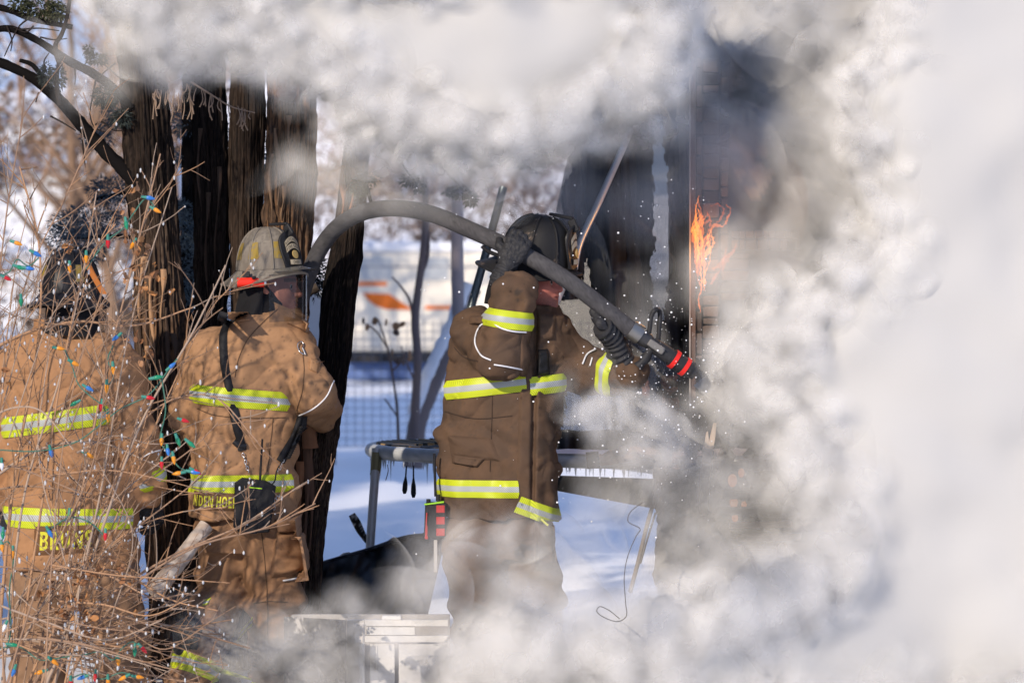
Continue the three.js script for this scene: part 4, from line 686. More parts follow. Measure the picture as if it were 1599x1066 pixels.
// --- right firefighter: hose on the shoulder, black helmet, dirty brown coat ---
const HOSE = [[430, 690, -0.36], [440, 610, -0.36], [458, 520, -0.35], [476, 445, -0.33], [500, 388, -0.28], [532, 350, -0.2], [572, 330, -0.12], [618, 325, -0.04], [670, 333, 0.04], [728, 356, 0.12], [790, 384, 0.18], [850, 415, 0.21], [902, 449, 0.2], [948, 485, 0.17], [990, 518, 0.14]];
const hosePts = HOSE.map(([x, y, z]) => P(x, y, z)), hoseCurve = new THREE.CatmullRomCurve3(hosePts, false, 'centripetal'), HR = 0.034;
{
  const o = thing('person', 'firefighter in sooty brown coat and black helmet carrying the charged hose on his shoulder', 'person', P(780, 1085, 0), 'firefighters');
  const yaw = -0.25, DIRTY = [0.105, 0.063, 0.038];
  const torso = sdStack(rowsPx([[478, 826, 44, 0.09], [496, 810, 76, 0.125], [520, 797, 94, 0.15], [560, 792, 92, 0.165], [620, 786, 90, 0.165], [690, 778, 95, 0.165], [750, 776, 96, 0.17], [790, 777, 95, 0.172], [806, 778, 93, 0.17]], 0), yaw, 2.6);
  const sr = P(745, 520, 0.07), er = P(782, 556, 0.24), wr = P(803, 452, 0.25), sl = P(862, 545, -0.02), el = P(925, 578, -0.02), wl = P(984, 584, 0.07);
  const armR = (p) => { const a = smin(sdCap(p, sr, er, 0.105, 0.098), sdCap(p, er, wr, 0.094, 0.083), 0.03); return Math.abs(a) < 0.07 ? a + sleeveRings(p, er, wr, 0.006, 44) + sleeveRings(p, sr, er, 0.004, 40) : a; };
  const armL = (p) => { const a = smin(sdCap(p, sl, el, 0.115, 0.09), sdCap(p, el, wl, 0.088, 0.08), 0.05); return Math.abs(a) < 0.07 ? a + sleeveRings(p, sl, wl, 0.006, 36) : a; };
  const fore = (a, b, r0, r1, ph) => (p) => { const d = sdCap(p, a, b, r0, r1); return Math.abs(d) < 0.06 ? d + sleeveRings(p, a, b, 0.006, ph) + folds(p, 0.9, 60) : d; }, foreR = fore(er, wr, 0.094, 0.083, 44), foreL = fore(el, wl, 0.09, 0.081, 36), tf = (p) => { const d = torso(p); return Math.abs(d) < 0.06 ? d + folds(p, 0.9, 60) : d; };
  const open = P(834, 0, 0).x;
  const body = (p) => {
    let d = smin(smin(torso(p), armR(p), 0.03), armL(p), 0.045);
    if (Math.abs(d) < 0.06) { const w = sst(p.y, 0.78, 1.1), fx = p.x - open - (p.y - 1.2) * 0.02; d += folds(p, 0.9, 60) + 0.007 * (1 - w) * Math.sin(p.x * 34 + 2 * n3(p.x * 4, p.y * 3, p.z * 4)) + (p.z > -0.02 && p.y < 1.5 ? 0.012 * Math.exp(-fx * fx * 14000) - 0.012 * sst(fx, 0.002, 0.012) * sst(0.06 - fx, 0, 0.05) : 0) + 0.006 * Math.exp(-((p.y - 1.0) ** 2) * 50) * Math.sin(p.y * 44 + p.x * 14); }
    return d;
  };
  const [lo, hi] = bounds([P(676, 470, 0.3), P(1005, 812, -0.25)], 0.06); hi.z = 0.42; hi.y = P(0, 425, 0.3).y;
  const spot = (x, y, r, w) => { const q = P(x, y, 0.1); return [q.x, q.y, r, w]; };
  const coat = part(o, 'coat', tint(meshSDF(body, lo, hi, 0.0085), clothColor(DIRTY, 0.24, 51, [spot(850, 575, 0.06, 0.75), spot(700, 640, 0.08, 0.4), spot(780, 690, 0.1, 0.35), spot(955, 560, 0.06, 0.7), spot(850, 690, 0.06, 0.5), spot(808, 455, 0.015, 0.8), spot(808, 470, 0.012, 0.8)], 0.6)), coatM);
  // collar, open at the throat
  const col = sheet(48, 8, (u, v) => { const a = u * Math.PI * 2, q = P(832 + Math.cos(a) * (44 + 3 * v), 506 - 20 * v + 8 * Math.cos(a), 0); q.z = Math.sin(a) * 0.1 + 0.005; return q; });
  part(coat, 'collar', tint(col, clothColor(DIRTY, 0.25, 61)), coatM);
  part(coat, 'lapel', tint(patchOn(body, P(838, 482, 0.5), P(872, 490, 0.5), P(868, 532, 0.5), P(842, 540, 0.5), 0.014, 14, 14), clothColor(DIRTY, 0.12, 63)), coatM);
  part(coat, 'storm_flap', tint(patchOn(body, P(814, 515, 0.5), P(838, 515, 0.5), P(830, 772, 0.5), P(806, 770, 0.5), 0.008, 10, 60, V(0, 0, -1), 0.2), clothColor(DIRTY, 0.16, 65)), coatM);
  part(coat, 'shoulder_tab', tint(patchOn(body, P(730, 494, 0.5), P(764, 492, 0.5), P(764, 506, 0.5), P(730, 508, 0.5), 0.012, 12, 10), clothColor(DIRTY, 0.1, 64)), coatM);
  part(coat, 'mic_clip', patchOn(body, P(842, 548, 0.5), P(858, 546, 0.5), P(862, 590, 0.5), P(838, 590, 0.5), 0.02, 12, 14), mat(0.012, 0.012, 0.013, 0.6));
  for (const [tl, tr, br, bl, of, l] of [[[694, 686], [768, 690], [782, 728], [700, 722], 0.012], [[700, 716], [760, 722], [744, 738], [702, 732], 0.018]]) part(coat, 'pocket', tint(patchOn(body, ...[tl, tr, br, bl].map(([x, y]) => P(x, y, 0.5)), of, 22, 14, V(0, 0, -1), 0.12), clothColor(DIRTY, 0.18, 66)), coatM);
  // trim: the band breaks at the coat opening
  part(coat, 'reflective_band', bandOn(tf, P(786, 598, 0), V(-0.12, 1, 0.0), V(0, 0, 1), -1.3, 0.45, -0.038, 0.038, 0.012, 60, 4, 0.45), bandM);
  part(coat, 'reflective_band', bandOn(tf, P(786, 605, 0), V(-0.1, 1, 0.0), V(0, 0, 1), 0.52, 1.3, -0.038, 0.036, 0.012, 36, 4, 0.45), bandM);
  part(coat, 'reflective_band', bandOn(body, P(777, 760, 0), V(0.0, 1, 0), V(0, 0, 1), -1.5, 0.42, -0.034, 0.036, 0.007, 60, 4, 0.45), bandM);
  part(coat, 'reflective_band', bandOn(body, P(777, 770, 0), V(0.38, 1, 0), V(0, 0, 1), 0.44, 1.4, -0.036, 0.034, 0.007, 36, 4, 0.45), bandM);
  cuffBand(coat, foreR, er.clone().lerp(wr, 0.56), wr.clone().sub(er).add(V(-0.02, 0, 0)), -0.036, 0.036, 0.2, null, 0.012);
  cuffBand(coat, foreL, el.clone().lerp(wl, 0.55), wl.clone().sub(el).add(V(0, -0.025, 0)), -0.034, 0.034, 0.2, null, 0.012);
  for (const [q, off] of [[[[768, 500], [748, 510], [740, 535], [750, 556], [766, 564]], 0.004], [[[766, 502], [780, 512], [800, 518], [822, 520]], 0.004], [[[771, 571], [790, 574], [818, 580]], 0.004], [[[914, 572], [922, 556], [936, 548]], 0.004], [[[926, 575], [930, 562]], 0.004]]) { const t = ropeOn(body, q, 0.0034, off, 0.55); if (t) part(coat, 'piping', t, pipingM); }
  for (const q of [[[768, 620], [766, 690], [764, 745]], [[690, 650], [740, 660], [800, 655]], [[705, 545], [720, 560], [745, 566]]]) { const t = ropeOn(body, q, 0.002, 0.001, 0.55); if (t) part(coat, 'seam', t, mat(0.05, 0.033, 0.024, 0.9)); }
  // radio on the hip
  { const rz = 0.1, C = (x, y, dz = 0) => P(x, y, rz + dz), w = 12, c = C(680, 812);
    const r = part(o, 'radio', box(c.x, c.y, rz, 0.088, 0.145, 0.05, 0.01, [0, 0, -0.04]), mat(0.014, 0.014, 0.016, 0.55));
    part(r, 'antenna', tube([C(680, 775), C(679, 740), C(678, 708)], 0.0055, 8, 9), mat(0.012, 0.012, 0.014, 0.45));
    for (const [x, y] of [[688, 794], [688, 812], [688, 830]]) part(r, 'red_label', box(C(x, y).x, C(x, y).y, rz + 0.025, 0.034, 0.03, 0.004, 0.002), mat(0.42, 0.03, 0.03, 0.6));
    part(r, 'red_side', box(C(667, 820).x, C(667, 820).y, rz + 0.01, 0.014, 0.11, 0.03, 0.004, [0, 0, -0.05]), mat(0.42, 0.03, 0.03, 0.6));
    part(r, 'green_collar', box(C(678, 785).x, C(678, 785).y, rz + 0.01, 0.08, 0.006, 0.046, 0.002, [0, 0, 0.12]), mat(0.3, 0.6, 0.03, 0.5));
    for (const [x, y] of [[669, 784], [684, 777]]) { const k = new THREE.CylinderGeometry(0.009, 0.009, 0.026, 12); k.translate(C(x, y).x, C(x, y).y, rz); part(r, 'knob', k, mat(0.02, 0.02, 0.02, 0.4)); }
    part(o, 'strap_end', box(C(680, 868).x, C(680, 868).y, rz, 0.014, 0.13, 0.004, 0.001), mat(0.4, 0.38, 0.36, 0.7));
  }
  // trousers and boots
  const hipR = P(738, 845, 0.06), kR = P(748, 950, 0.09), aR = P(745, 1075, 0.06), hipL = P(815, 845, -0.02), kL = P(838, 940, 0.02), aL = P(842, 1075, -0.05);
  const tro = trousersSDF(rowsPx([[790, 778, 78, 0.14], [830, 778, 84, 0.145], [870, 779, 78, 0.12]], 0), yaw, [[hipR, kR, aR, 0.125, 0.108, 0.1], [hipL, kL, aL, 0.125, 0.108, 0.1]], 71);
  const [tl, th] = bounds([P(690, 780, 0.28), P(890, 1090, -0.25)], 0.04);
  const tg = part(o, 'trousers', tint(meshSDF(tro, tl, th, 0.011), clothColor([0.125, 0.082, 0.055], 0.15, 72)), coatM);
  part(tg, 'cargo_pocket', tint(patchOn(tro, P(836, 822, 0.45), P(866, 820, 0.45), P(872, 900, 0.45), P(834, 905, 0.45), 0.03, 14, 20), clothColor([0.125, 0.082, 0.055], 0.15, 74)), coatM);
  part(tg, 'yellow_piping', tube([[842, 806], [850, 815], [856, 820]].map(([x, y]) => P(x, y, 0.17)), 0.005, 8, 6), mat(0.6, 0.62, 0.08, 0.6));
  part(o, 'boot', boot(V(aR.x, 0, aR.z), V(0.9, 0, 0.3)), mat(0.02, 0.02, 0.02, 0.6)); part(o, 'boot', boot(V(aL.x, 0, aL.z), V(0.95, 0, -0.2)), mat(0.02, 0.02, 0.02, 0.6));
  // gloves: the near hand clamps the hose on the shoulder, the far hand carries it behind the coupling
  const at = (x) => { let b = 0, bd = 1e9; for (let i = 0; i <= 400; i++) { const q = hoseCurve.getPointAt(i / 400), px = q.x / S(q.z) + 799.5; if (Math.abs(px - x) < bd) { bd = Math.abs(px - x); b = i / 400; } } return [hoseCurve.getPointAt(b), hoseCurve.getTangentAt(b)]; };
  { const [c, d] = at(803), x = V(-d.y, d.x, 0).normalize().multiplyScalar(1), y = V(0, 0, 1), z = V(0, 0, 0).crossVectors(x, y); z.negate();   // thumb to the left, mirrored hand
    const g = handGeo([[0.5, 1.15, 0.9], [0.55, 1.2, 0.9], [0.6, 1.2, 0.9], [0.6, 1.2, 0.9]], 0.9, 0.0145); placed(g, basis(x, y, z, c.clone().addScaledVector(y, HR + 0.02).addScaledVector(x, -0.058))); part(o, 'glove', g, gloveM); }
  { const [c, d] = at(956), x = V(0.0, 0.12, -1).normalize(), h = d.clone().normalize(), z = h.clone().negate().addScaledVector(x, h.dot(x)).normalize(), y = V(0, 0, 0).crossVectors(z, x);
    const g = handGeo([[0.75, 1.2, 0.9], [0.75, 1.25, 0.9], [0.8, 1.25, 0.9], [0.8, 1.2, 0.9]], 0.9, 0.0145, false); placed(g, basis(x, y, z, c.clone().addScaledVector(y, HR + 0.02).addScaledVector(x, -0.05))); part(o, 'glove', g, gloveM);
    const wq = c.clone().addScaledVector(y, HR + 0.03); part(o, 'glove_cuff', tube([wq.clone().add(V(0.0, 0.0, 0.03)), P(958, 530, 0.13), P(966, 552, 0.1), wl], (t, a) => 0.042 + 0.01 * t + 0.0035 * Math.sin(t * 60 + a), 50, 16, { smooth: true }), gloveM); }
  // head looking to the right along the hose
  const hc = P(836, 438, 0.01), hf = headFrame(hc, -0.42, -0.1, 0);
  bodyMesh(o, hf, [[P(826, 500, 0), P(778, 800, 0), 0.06, 0.09], [sr, er, 0.05, 0.045], [er, wr, 0.045, 0.035], [sl, el, 0.05, 0.045], [el, wl, 0.045, 0.035], [P(815, 515, 0), sr, 0.05, 0.05], [P(815, 515, 0), sl, 0.05, 0.05], [hipR, kR, 0.07, 0.06], [kR, aR, 0.06, 0.05], [hipL, kL, 0.07, 0.06], [kL, aL, 0.06, 0.05], [hipL, hipR, 0.07, 0.07]], 0.75, 0.75);
  earFlap(o, headFrame(hc.clone().add(V(-0.025, 0.02, 0)), -0.42, -0.1, 0), -0.13, 0.02);
  const hh = headFrame(P(838, 411, 0.0), -0.25, -0.2, 0.1).scale(V(1.12, 1.08, 1.12));
  helmet(o, hh, (p) => { const a = fbm(p.x * 12, p.y * 12, p.z * 12), b = n3(p.x * 80, p.y * 80, p.z * 80); return mixc([0.018, 0.018, 0.02], [0.16, 0.12, 0.10], clamp(sst(a + 0.4 * b, 0.35, 0.8))); }, { shield: ['', '', ''], crest: true, rough: 0.55, label: 'black helmet with scorched front shield' });
}
// --- the hose and its nozzle ---
{
  const o = thing('fire_hose', 'charged grey fire hose arching from the middle firefighter to the right one', 'hose', P(620, 400, 0));
  const g = tube(hosePts, (t, a) => HR * (1 + 0.012 * n3(t * 60, Math.cos(a) * 2, Math.sin(a) * 2)), 220, 28, { smooth: true, uw: 0.21 });
  part(o, 'hose_jacket', tint(g, (p) => { const a = fbm(p.x * 16, p.y * 16, p.z * 16), b = n3(p.x * 120, p.y * 120, p.z * 120); return mixc(mixc([0.058, 0.056, 0.06], [0.09, 0.087, 0.09], clamp(0.5 + 0.9 * a + 0.5 * n3(p.x * 5, p.y * 90, p.z * 90))), [0.03, 0.028, 0.029], clamp(0.3 * b + sst(a, 0.25, 0.6) * 0.5)); }), vmat(0.9));
  part(o, 'hose_strap', tube([[752, 384], [762, 392], [776, 398], [788, 402]].map(([x, y]) => P(x, y, 0.17)), (t) => 0.009, 12, 6), blackWeb);
  const c0 = P(988, 516, 0.14), c1 = P(1092, 588, 0.1), d = c1.clone().sub(c0).normalize(), at = (s) => c0.clone().addScaledVector(d, s), pr = (s0, s1, r0, r1, n = 20) => tube([at(s0), at(s1)], (t) => r0 + (r1 - r0) * t, 2, n);
  part(o, 'coupling', tube([at(-0.012), at(0.038)], (t, a) => 0.0405 * (1 + 0.045 * (Math.cos(a * 6) > 0.55 ? 1 : 0)) * (t < 0.08 || t > 0.92 ? 0.95 : 1), 24, 48), mat(0.30, 0.285, 0.26, 0.3, { metalness: 0.9 }));
  part(o, 'swivel', pr(0.038, 0.078, 0.034, 0.031), mat(0.07, 0.07, 0.072, 0.4, { metalness: 0.6 }));
  const nz = part(o, 'nozzle', tube([at(0.078), at(0.1), at(0.13), at(0.165), at(0.19), at(0.24)], (t) => 0.026 + 0.006 * Math.sin(t * 3.1) + (t > 0.72 ? 0.006 : 0), 30, 22), mat(0.03, 0.03, 0.033, 0.5));
  part(nz, 'valve_housing', box(at(0.115).x, at(0.115).y, at(0.115).z + 0.02, 0.075, 0.03, 0.04, 0.006, [0, 0, Math.atan2(d.y, d.x)]), mat(0.16, 0.155, 0.15, 0.5));
  part(nz, 'bale_handle', tube([[1012, 532], [1015, 510], [1018, 492], [1023, 484], [1030, 486], [1030, 505], [1028, 532]].map(([x, y], i) => P(x, y, 0.13 + (i > 3 ? -0.03 : 0))), 0.0095, 36, 9), mat(0.025, 0.025, 0.028, 0.5));
  part(nz, 'bumper', pr(0.19, 0.285, 0.036, 0.038), mat(0.025, 0.025, 0.028, 0.6));
  for (const s of [0.198, 0.25]) part(nz, 'red_ring', tube([at(s), at(s + 0.017)], (t) => 0.0405, 2, 28), mat(0.72, 0.025, 0.02, 0.4));
  part(nz, 'pistol_grip', tube([at(0.1), at(0.1).add(V(-0.03, -0.055, 0.0)), at(0.1).add(V(-0.06, -0.09, 0.0))], (t) => 0.019 + 0.003 * Math.sin(t * 14), 16, 12), mat(0.025, 0.025, 0.028, 0.6));
  part(nz, 'tip', pr(0.285, 0.31, 0.03, 0.026), mat(0.03, 0.03, 0.033, 0.4));
}
// --- left firefighter behind the shrub ---
{
  const Z = 0.2, o = thing('person', 'firefighter in tan coat and dark helmet seen from behind through the bare shrub', 'person', P(110, 1085, Z), 'firefighters');
  const yaw = 0.12;
  const torso = sdStack(rowsPx([[512, 104, 48, 0.09], [530, 104, 80, 0.13], [560, 104, 104, 0.155], [610, 98, 96, 0.165], [660, 96, 88, 0.165], [740, 105, 92, 0.168], [805, 112, 100, 0.175], [870, 112, 102, 0.178], [884, 112, 100, 0.175]], Z), yaw, 2.5);
  const sr = P(182, 578, Z), er = P(205, 680, Z + 0.02), wr = P(226, 762, Z - 0.06), sl = P(22, 580, Z), el = P(-8, 690, Z), wl = P(2, 770, Z - 0.15);
  const armR = (p) => { const a = smin(sdCap(p, sr, er, 0.115, 0.098), sdCap(p, er, wr, 0.098, 0.082), 0.04); return Math.abs(a) < 0.07 ? a + sleeveRings(p, sr, wr, 0.007, 36) : a; };
  const armL = (p) => { const a = smin(sdCap(p, sl, el, 0.105, 0.09), sdCap(p, el, wl, 0.09, 0.08), 0.04); return Math.abs(a) < 0.07 ? a + sleeveRings(p, sl, wl, 0.007, 36) : a; };
  const body = (p) => { let d = smin(smin(torso(p), armR(p), 0.03), armL(p), 0.03); if (Math.abs(d) < 0.06) d += folds(p, 0.95, 90) + 0.006 * Math.exp(-((p.y - 0.95) ** 2) * 60) * Math.sin(p.y * 46 + p.x * 20); return d; };
  const [lo, hi] = bounds([P(-45, 500, Z + 0.22), P(262, 890, Z - 0.22)], 0.06);
  const spot = (x, y, r, w) => { const q = P(x, y, Z); return [q.x, q.y, r, w]; };
  const coat = part(o, 'coat', tint(meshSDF(body, lo, hi, 0.009), clothColor([0.34, 0.182, 0.09], -0.08, 91, [spot(215, 660, 0.1, 0.45), spot(110, 760, 0.1, 0.3)])), coatM);
  const col = sheet(40, 6, (u, v) => { const a = u * Math.PI * 2, q = P(104 + Math.cos(a) * 52, 522 - 24 * v, Z); q.z = Z + Math.sin(a) * 0.105; return q; });
  part(coat, 'collar', tint(col, clothColor([0.34, 0.182, 0.09], 0, 92)), coatM);
  part(coat, 'reflective_band', bandOn((p) => { const d = torso(p); return Math.abs(d) < 0.06 ? d + folds(p, 0.95, 90) : d; }, P(96, 655, Z), V(-0.13, 1, 0), V(0, 0, 1), -1.4, 1.2, -0.04, 0.04, 0.012, 70, 4, 0.45), bandM);
  part(coat, 'reflective_band', bandOn(body, P(112, 805, Z), V(0.02, 1, 0), V(0, 0, 1), -1.5, 1.3, -0.04, 0.04, 0.007, 80, 4, 0.45), bandM);
  cuffBand(coat, (p) => { const d = sdCap(p, er, wr, 0.098, 0.082); return Math.abs(d) < 0.06 ? d + sleeveRings(p, sr, wr, 0.007, 36) : d; }, er.clone().lerp(wr, 0.78), wr.clone().sub(er), -0.036, 0.036, 0.2);
  letterPatch(coat, body, P(38, 824, Z + 0.4), P(140, 822, Z + 0.4), P(140, 872, Z + 0.4), P(36, 876, Z + 0.4), 'BRUNS', '#6a472c', 0.009);
  for (const q of [[[208, 637], [224, 634], [238, 637]], [[196, 726], [214, 716], [236, 712], [252, 715]]]) { const t = ropeOn(body, q, 0.003, 0.004, Z + 0.5); if (t) part(coat, 'piping', t, pipingM); }
  for (const q of [[[150, 545], [146, 600], [150, 640]], [[60, 640], [62, 720], [60, 790]], [[150, 690], [154, 740], [150, 790]]]) { const t = ropeOn(body, q, 0.002, 0.001, Z + 0.5); if (t) part(coat, 'seam', t, mat(0.12, 0.07, 0.04, 0.9)); }
  for (const [x, y] of [[67, 519], [112, 518]]) { const t = canvasTex(64, 48, (c, w, h) => { c.fillStyle = '#b08a64'; c.fillRect(0, 0, w, h); c.fillStyle = '#141210'; c.font = 'bold 38px sans-serif'; c.textAlign = 'center'; c.textBaseline = 'middle'; c.fillText('75', w / 2, h / 2 + 2); }); part(coat, 'number_tag', patchOn(body, P(x - 7, y - 4, Z + 0.4), P(x + 7, y - 4, Z + 0.4), P(x + 7, y + 8, Z + 0.4), P(x - 7, y + 8, Z + 0.4), 0.006, 6, 6), new THREE.MeshPhysicalMaterial({ map: t, roughness: 0.8 })); }
  const hipL = P(62, 910, Z), kL = P(62, 990, Z), aL = P(58, 1100, Z), hipR = P(165, 910, Z), kR = P(185, 990, Z), aR = P(195, 1100, Z);
  const tro = trousersSDF(rowsPx([[862, 112, 92, 0.155], [900, 113, 96, 0.15], [925, 113, 92, 0.13]], Z), yaw, [[hipR, kR, aR, 0.125, 0.112, 0.105], [hipL, kL, aL, 0.125, 0.11, 0.105]], 95);
  const [tl, th] = bounds([P(-5, 860, Z + 0.25), P(245, 1090, Z - 0.22)], 0.05);
  part(o, 'trousers', tint(meshSDF(tro, tl, th, 0.011), clothColor([0.25, 0.15, 0.088], 0.06, 96)), coatM);
  part(o, 'boot', boot(V(aR.x, 0, aR.z), V(0.3, 0, -0.95)), mat(0.02, 0.02, 0.02, 0.6)); part(o, 'boot', boot(V(aL.x, 0, aL.z), V(0, 0, -1)), mat(0.02, 0.02, 0.02, 0.6));
  { const d = wr.clone().sub(er).normalize(), y = V(0.55, 0.05, 0.8).addScaledVector(d, -V(0.55, 0.05, 0.8).dot(d)).normalize(), z = V(0, 0, 0).crossVectors(d, y); const g = handGeo(curl(0.5, 0.7, 0.5), 0.4, 0.0145); part(o, 'glove', placed(g.clone(), basis(d, y, z, wr.clone().addScaledVector(d, 0.06))), gloveM);
    const dl = wl.clone().sub(el).normalize(), yl = V(-0.6, 0, 0.7).addScaledVector(dl, -V(-0.6, 0, 0.7).dot(dl)).normalize(); part(o, 'glove', placed(g.clone(), basis(dl, yl, V(0, 0, 0).crossVectors(dl, yl), wl.clone().addScaledVector(dl, 0.06))), gloveM); }
  const hc = P(118, 474, Z), hf = headFrame(hc, 1.15, -0.1, 0);
  bodyMesh(o, hf, [[P(110, 520, Z), P(112, 880, Z), 0.06, 0.09], [sr, er, 0.05, 0.045], [er, wr, 0.045, 0.035], [sl, el, 0.05, 0.045], [el, wl, 0.045, 0.035], [P(104, 545, Z), sr, 0.05, 0.05], [P(104, 545, Z), sl, 0.05, 0.05], [hipR, kR, 0.07, 0.06], [kR, aR, 0.06, 0.05], [hipL, kL, 0.07, 0.06], [kL, aL, 0.06, 0.05], [hipL, hipR, 0.07, 0.07]], 0.3, 0.3, 0.007);
  earFlap(o, hf, -0.14);
  const h = helmet(o, headFrame(P(110, 462, Z), 1.15, -0.02, 0), (p) => { const a = fbm(p.x * 12, p.y * 12, p.z * 12); return mixc([0.014, 0.014, 0.017], [0.09, 0.085, 0.085], sst(a, 0.2, 0.6) * 0.7); }, { stickers: [2.2, 3.9], visor: 0.14, rough: 0.4, label: 'dark helmet with an orange band and clear visor' });
  part(h, 'orange_band', sheet(6, 20, (u, v) => { const q = P(139 + 26 * Math.pow(v, 1.2) + (u - 0.5) * 10, 403 + 52 * v + 4 * v * v, Z); q.z = Z + 0.125 - 0.06 * v; return q; }), mat(0.55, 0.19, 0.05, 0.6));
  { const c = new THREE.CylinderGeometry(0.02, 0.02, 0.016, 18); c.rotateX(Math.PI / 2); const q = P(143, 456, Z + 0.15); c.translate(q.x, q.y, q.z); part(h, 'pivot_knob', c, mat(0.015, 0.015, 0.017, 0.35)); }
}
// ---------- trampoline ----------
const galv = mat(0.62, 0.63, 0.64, 0.35, { metalness: 0.25 }), iceM = new THREE.MeshPhysicalMaterial({ color: new THREE.Color().setRGB(0.86, 0.88, 0.9), roughness: 0.25, transmission: 0.45, thickness: 0 });
{
  const o = thing('trampoline', 'ice covered trampoline frame on galvanized legs behind the right firefighter', 'trampoline', P(585, 960, -1.4));
  const C = V(0.70, 0.885, -1.95), R = 1.36, ringAt = (a, r = R, dy = 0) => V(C.x + r * Math.cos(a), C.y + dy + 0.028 * Math.sin(a) - 0.012 * Math.cos(a), C.z + r * Math.sin(a));
  const pts = []; for (let i = 0; i <= 72; i++) pts.push(ringAt((i / 72) * Math.PI * 2));
  part(o, 'frame_ring', tint(tube(pts, (t, a) => 0.033 + 0.0015 * n3(t * 80, Math.cos(a), Math.sin(a)), 240, 14), (p) => mixc([0.33, 0.36, 0.38], [0.6, 0.62, 0.64], clamp(0.5 + fbm(p.x * 9, p.y * 20, p.z * 9)))), vmat(0.45));
  part(o, 'leg', tube([P(588, 700, -1.5), P(587, 722, -1.49), P(582, 790, -1.46), P(571, 960, -1.4)], (t) => 0.0205 + 0.0025 * (t < 0.19 ? 1 : 0), 40, 14), galv);
  part(o, 'leg_sleeve', tube([P(589, 706, -1.49), P(585.5, 742, -1.485)], 0.0245, 4, 14), mat(0.30, 0.27, 0.15, 0.5, { metalness: 0.5 }));
  part(o, 'leg', tube([ringAt(5.4), ringAt(5.4).setY(0)], 0.02, 4, 12), galv); part(o, 'leg', tube([ringAt(0.5), ringAt(0.5).setY(0)], 0.02, 4, 12), galv); part(o, 'leg', tube([ringAt(1.6), ringAt(1.6).setY(0)], 0.02, 4, 12), galv);
  const mg = sheet(60, 18, (u, v) => { const a = u * Math.PI * 2, q = ringAt(a, (R - 0.2) * v, 0.012 - 0.10 * (1 - v * v)); return q; });
  part(o, 'jumping_mat', tint(mg, (p) => mixc([0.02, 0.02, 0.022], [0.8, 0.82, 0.85], sst(fbm(p.x * 2.4, 3, p.z * 2.4) + 0.35 * sst(p.x, 0.1, 0.5), 0.1, 0.25))), vmat(0.8));
  const sp = []; for (let i = 0; i < 84; i++) { const a = (i / 84) * Math.PI * 2; sp.push([a, tube([ringAt(a, R - 0.02, 0.03), ringAt(a, R - 0.2, 0.016)], 0.0085, 2, 7)]); }
  const sm = [mat(0.035, 0.035, 0.03, 0.5), mat(0.34, 0.22, 0.09, 0.45)];
  sp.forEach(([a, g], i) => part(o, 'spring', g, sm[i % 2]));
  const ice = []; for (let i = 0; i < 190; i++) { const a = Math.PI * rr(0.02, 0.98), q = ringAt(a), L = rr(0.015, 0.06) * (rnd() < 0.1 ? 1.8 : 1), c = new THREE.ConeGeometry(rr(0.003, 0.0055), L, 5); c.rotateX(Math.PI); c.translate(q.x + rr(-0.01, 0.01), q.y - 0.03 - L / 2, q.z + rr(-0.02, 0.02)); ice.push(c); }
  part(o, 'icicles', mergeBare(ice), iceM).userData.kind = 'stuff';
  const sn = sheet(50, 6, (u, v) => { const a = 2.05 - 1.6 * u, q = ringAt(a, R + 0.03 - 0.16 * v, 0.030 + 0.028 * Math.sin(v * 3.1) * (0.7 + 0.6 * n3(u * 9, v, 3))); return q; });
  part(o, 'snow_crust', sn, mat(0.82, 0.84, 0.86, 0.7));
  part(o, 'frame_pad', sheet(40, 8, (u, v) => P(868 + 175 * u, 742 + 6 * u + (24 + 26 * u) * v, -0.62 + 0.02 * Math.sin(u * 30 + v * 3) + 0.02 * v)), mat(0.014, 0.014, 0.016, 0.6));
  for (const [x, l, d] of [[633, 44, -3], [644, 50, 0]]) part(o, 'hanging_strap', sheet(2, 8, (u, v) => P(x + 1.5 + d * v + (u - 0.5) * (2.5 + 5.5 * sst(v, 0.35, 0.7)) * (v > 0.93 ? 0.5 : 1), 727 + l * v, -0.75 + 0.01 * Math.sin(v * 5))), mat(0.012, 0.014, 0.016, 0.6));
  part(o, 'thin_cord', tube([[605, 725], [606, 735], [602, 750]].map(([x, y]) => P(x, y, -0.9)), 0.0018, 8, 4), mat(0.2, 0.12, 0.1, 0.7));
  const pole = (name, ps, r, m) => part(o, name, tube(ps.map(([x, y, z]) => P(x, y, z)), r, 24, 12), m);
  pole('net_pole', [[786, 292, -1.25], [768, 360, -1.22], [752, 420, -1.2], [738, 470, -1.18], [724, 530, -1.15]], 0.0185, mat(0.16, 0.19, 0.2, 0.38, { metalness: 0.6 }));
  pole('net_pole', [[990, 190, -0.78], [966, 246, -0.76], [934, 318, -0.74], [904, 384, -0.72], [897, 420, -0.7]], 0.0155, mat(0.55, 0.56, 0.56, 0.3, { metalness: 0.7 }));
  const rod = pole('bent_rod', [[880, 448, -0.5], [874, 462, -0.5], [862, 492, -0.5]], 0.0125, mat(0.6, 0.6, 0.6, 0.3, { metalness: 0.6 }));
  { const g = new THREE.SphereGeometry(0.02, 10, 8); g.scale(0.9, 1.2, 0.8); const q = P(870, 464, -0.47); g.translate(q.x, q.y, q.z); part(rod, 'snow_lump', g, mat(0.88, 0.88, 0.88, 0.7)); }
}
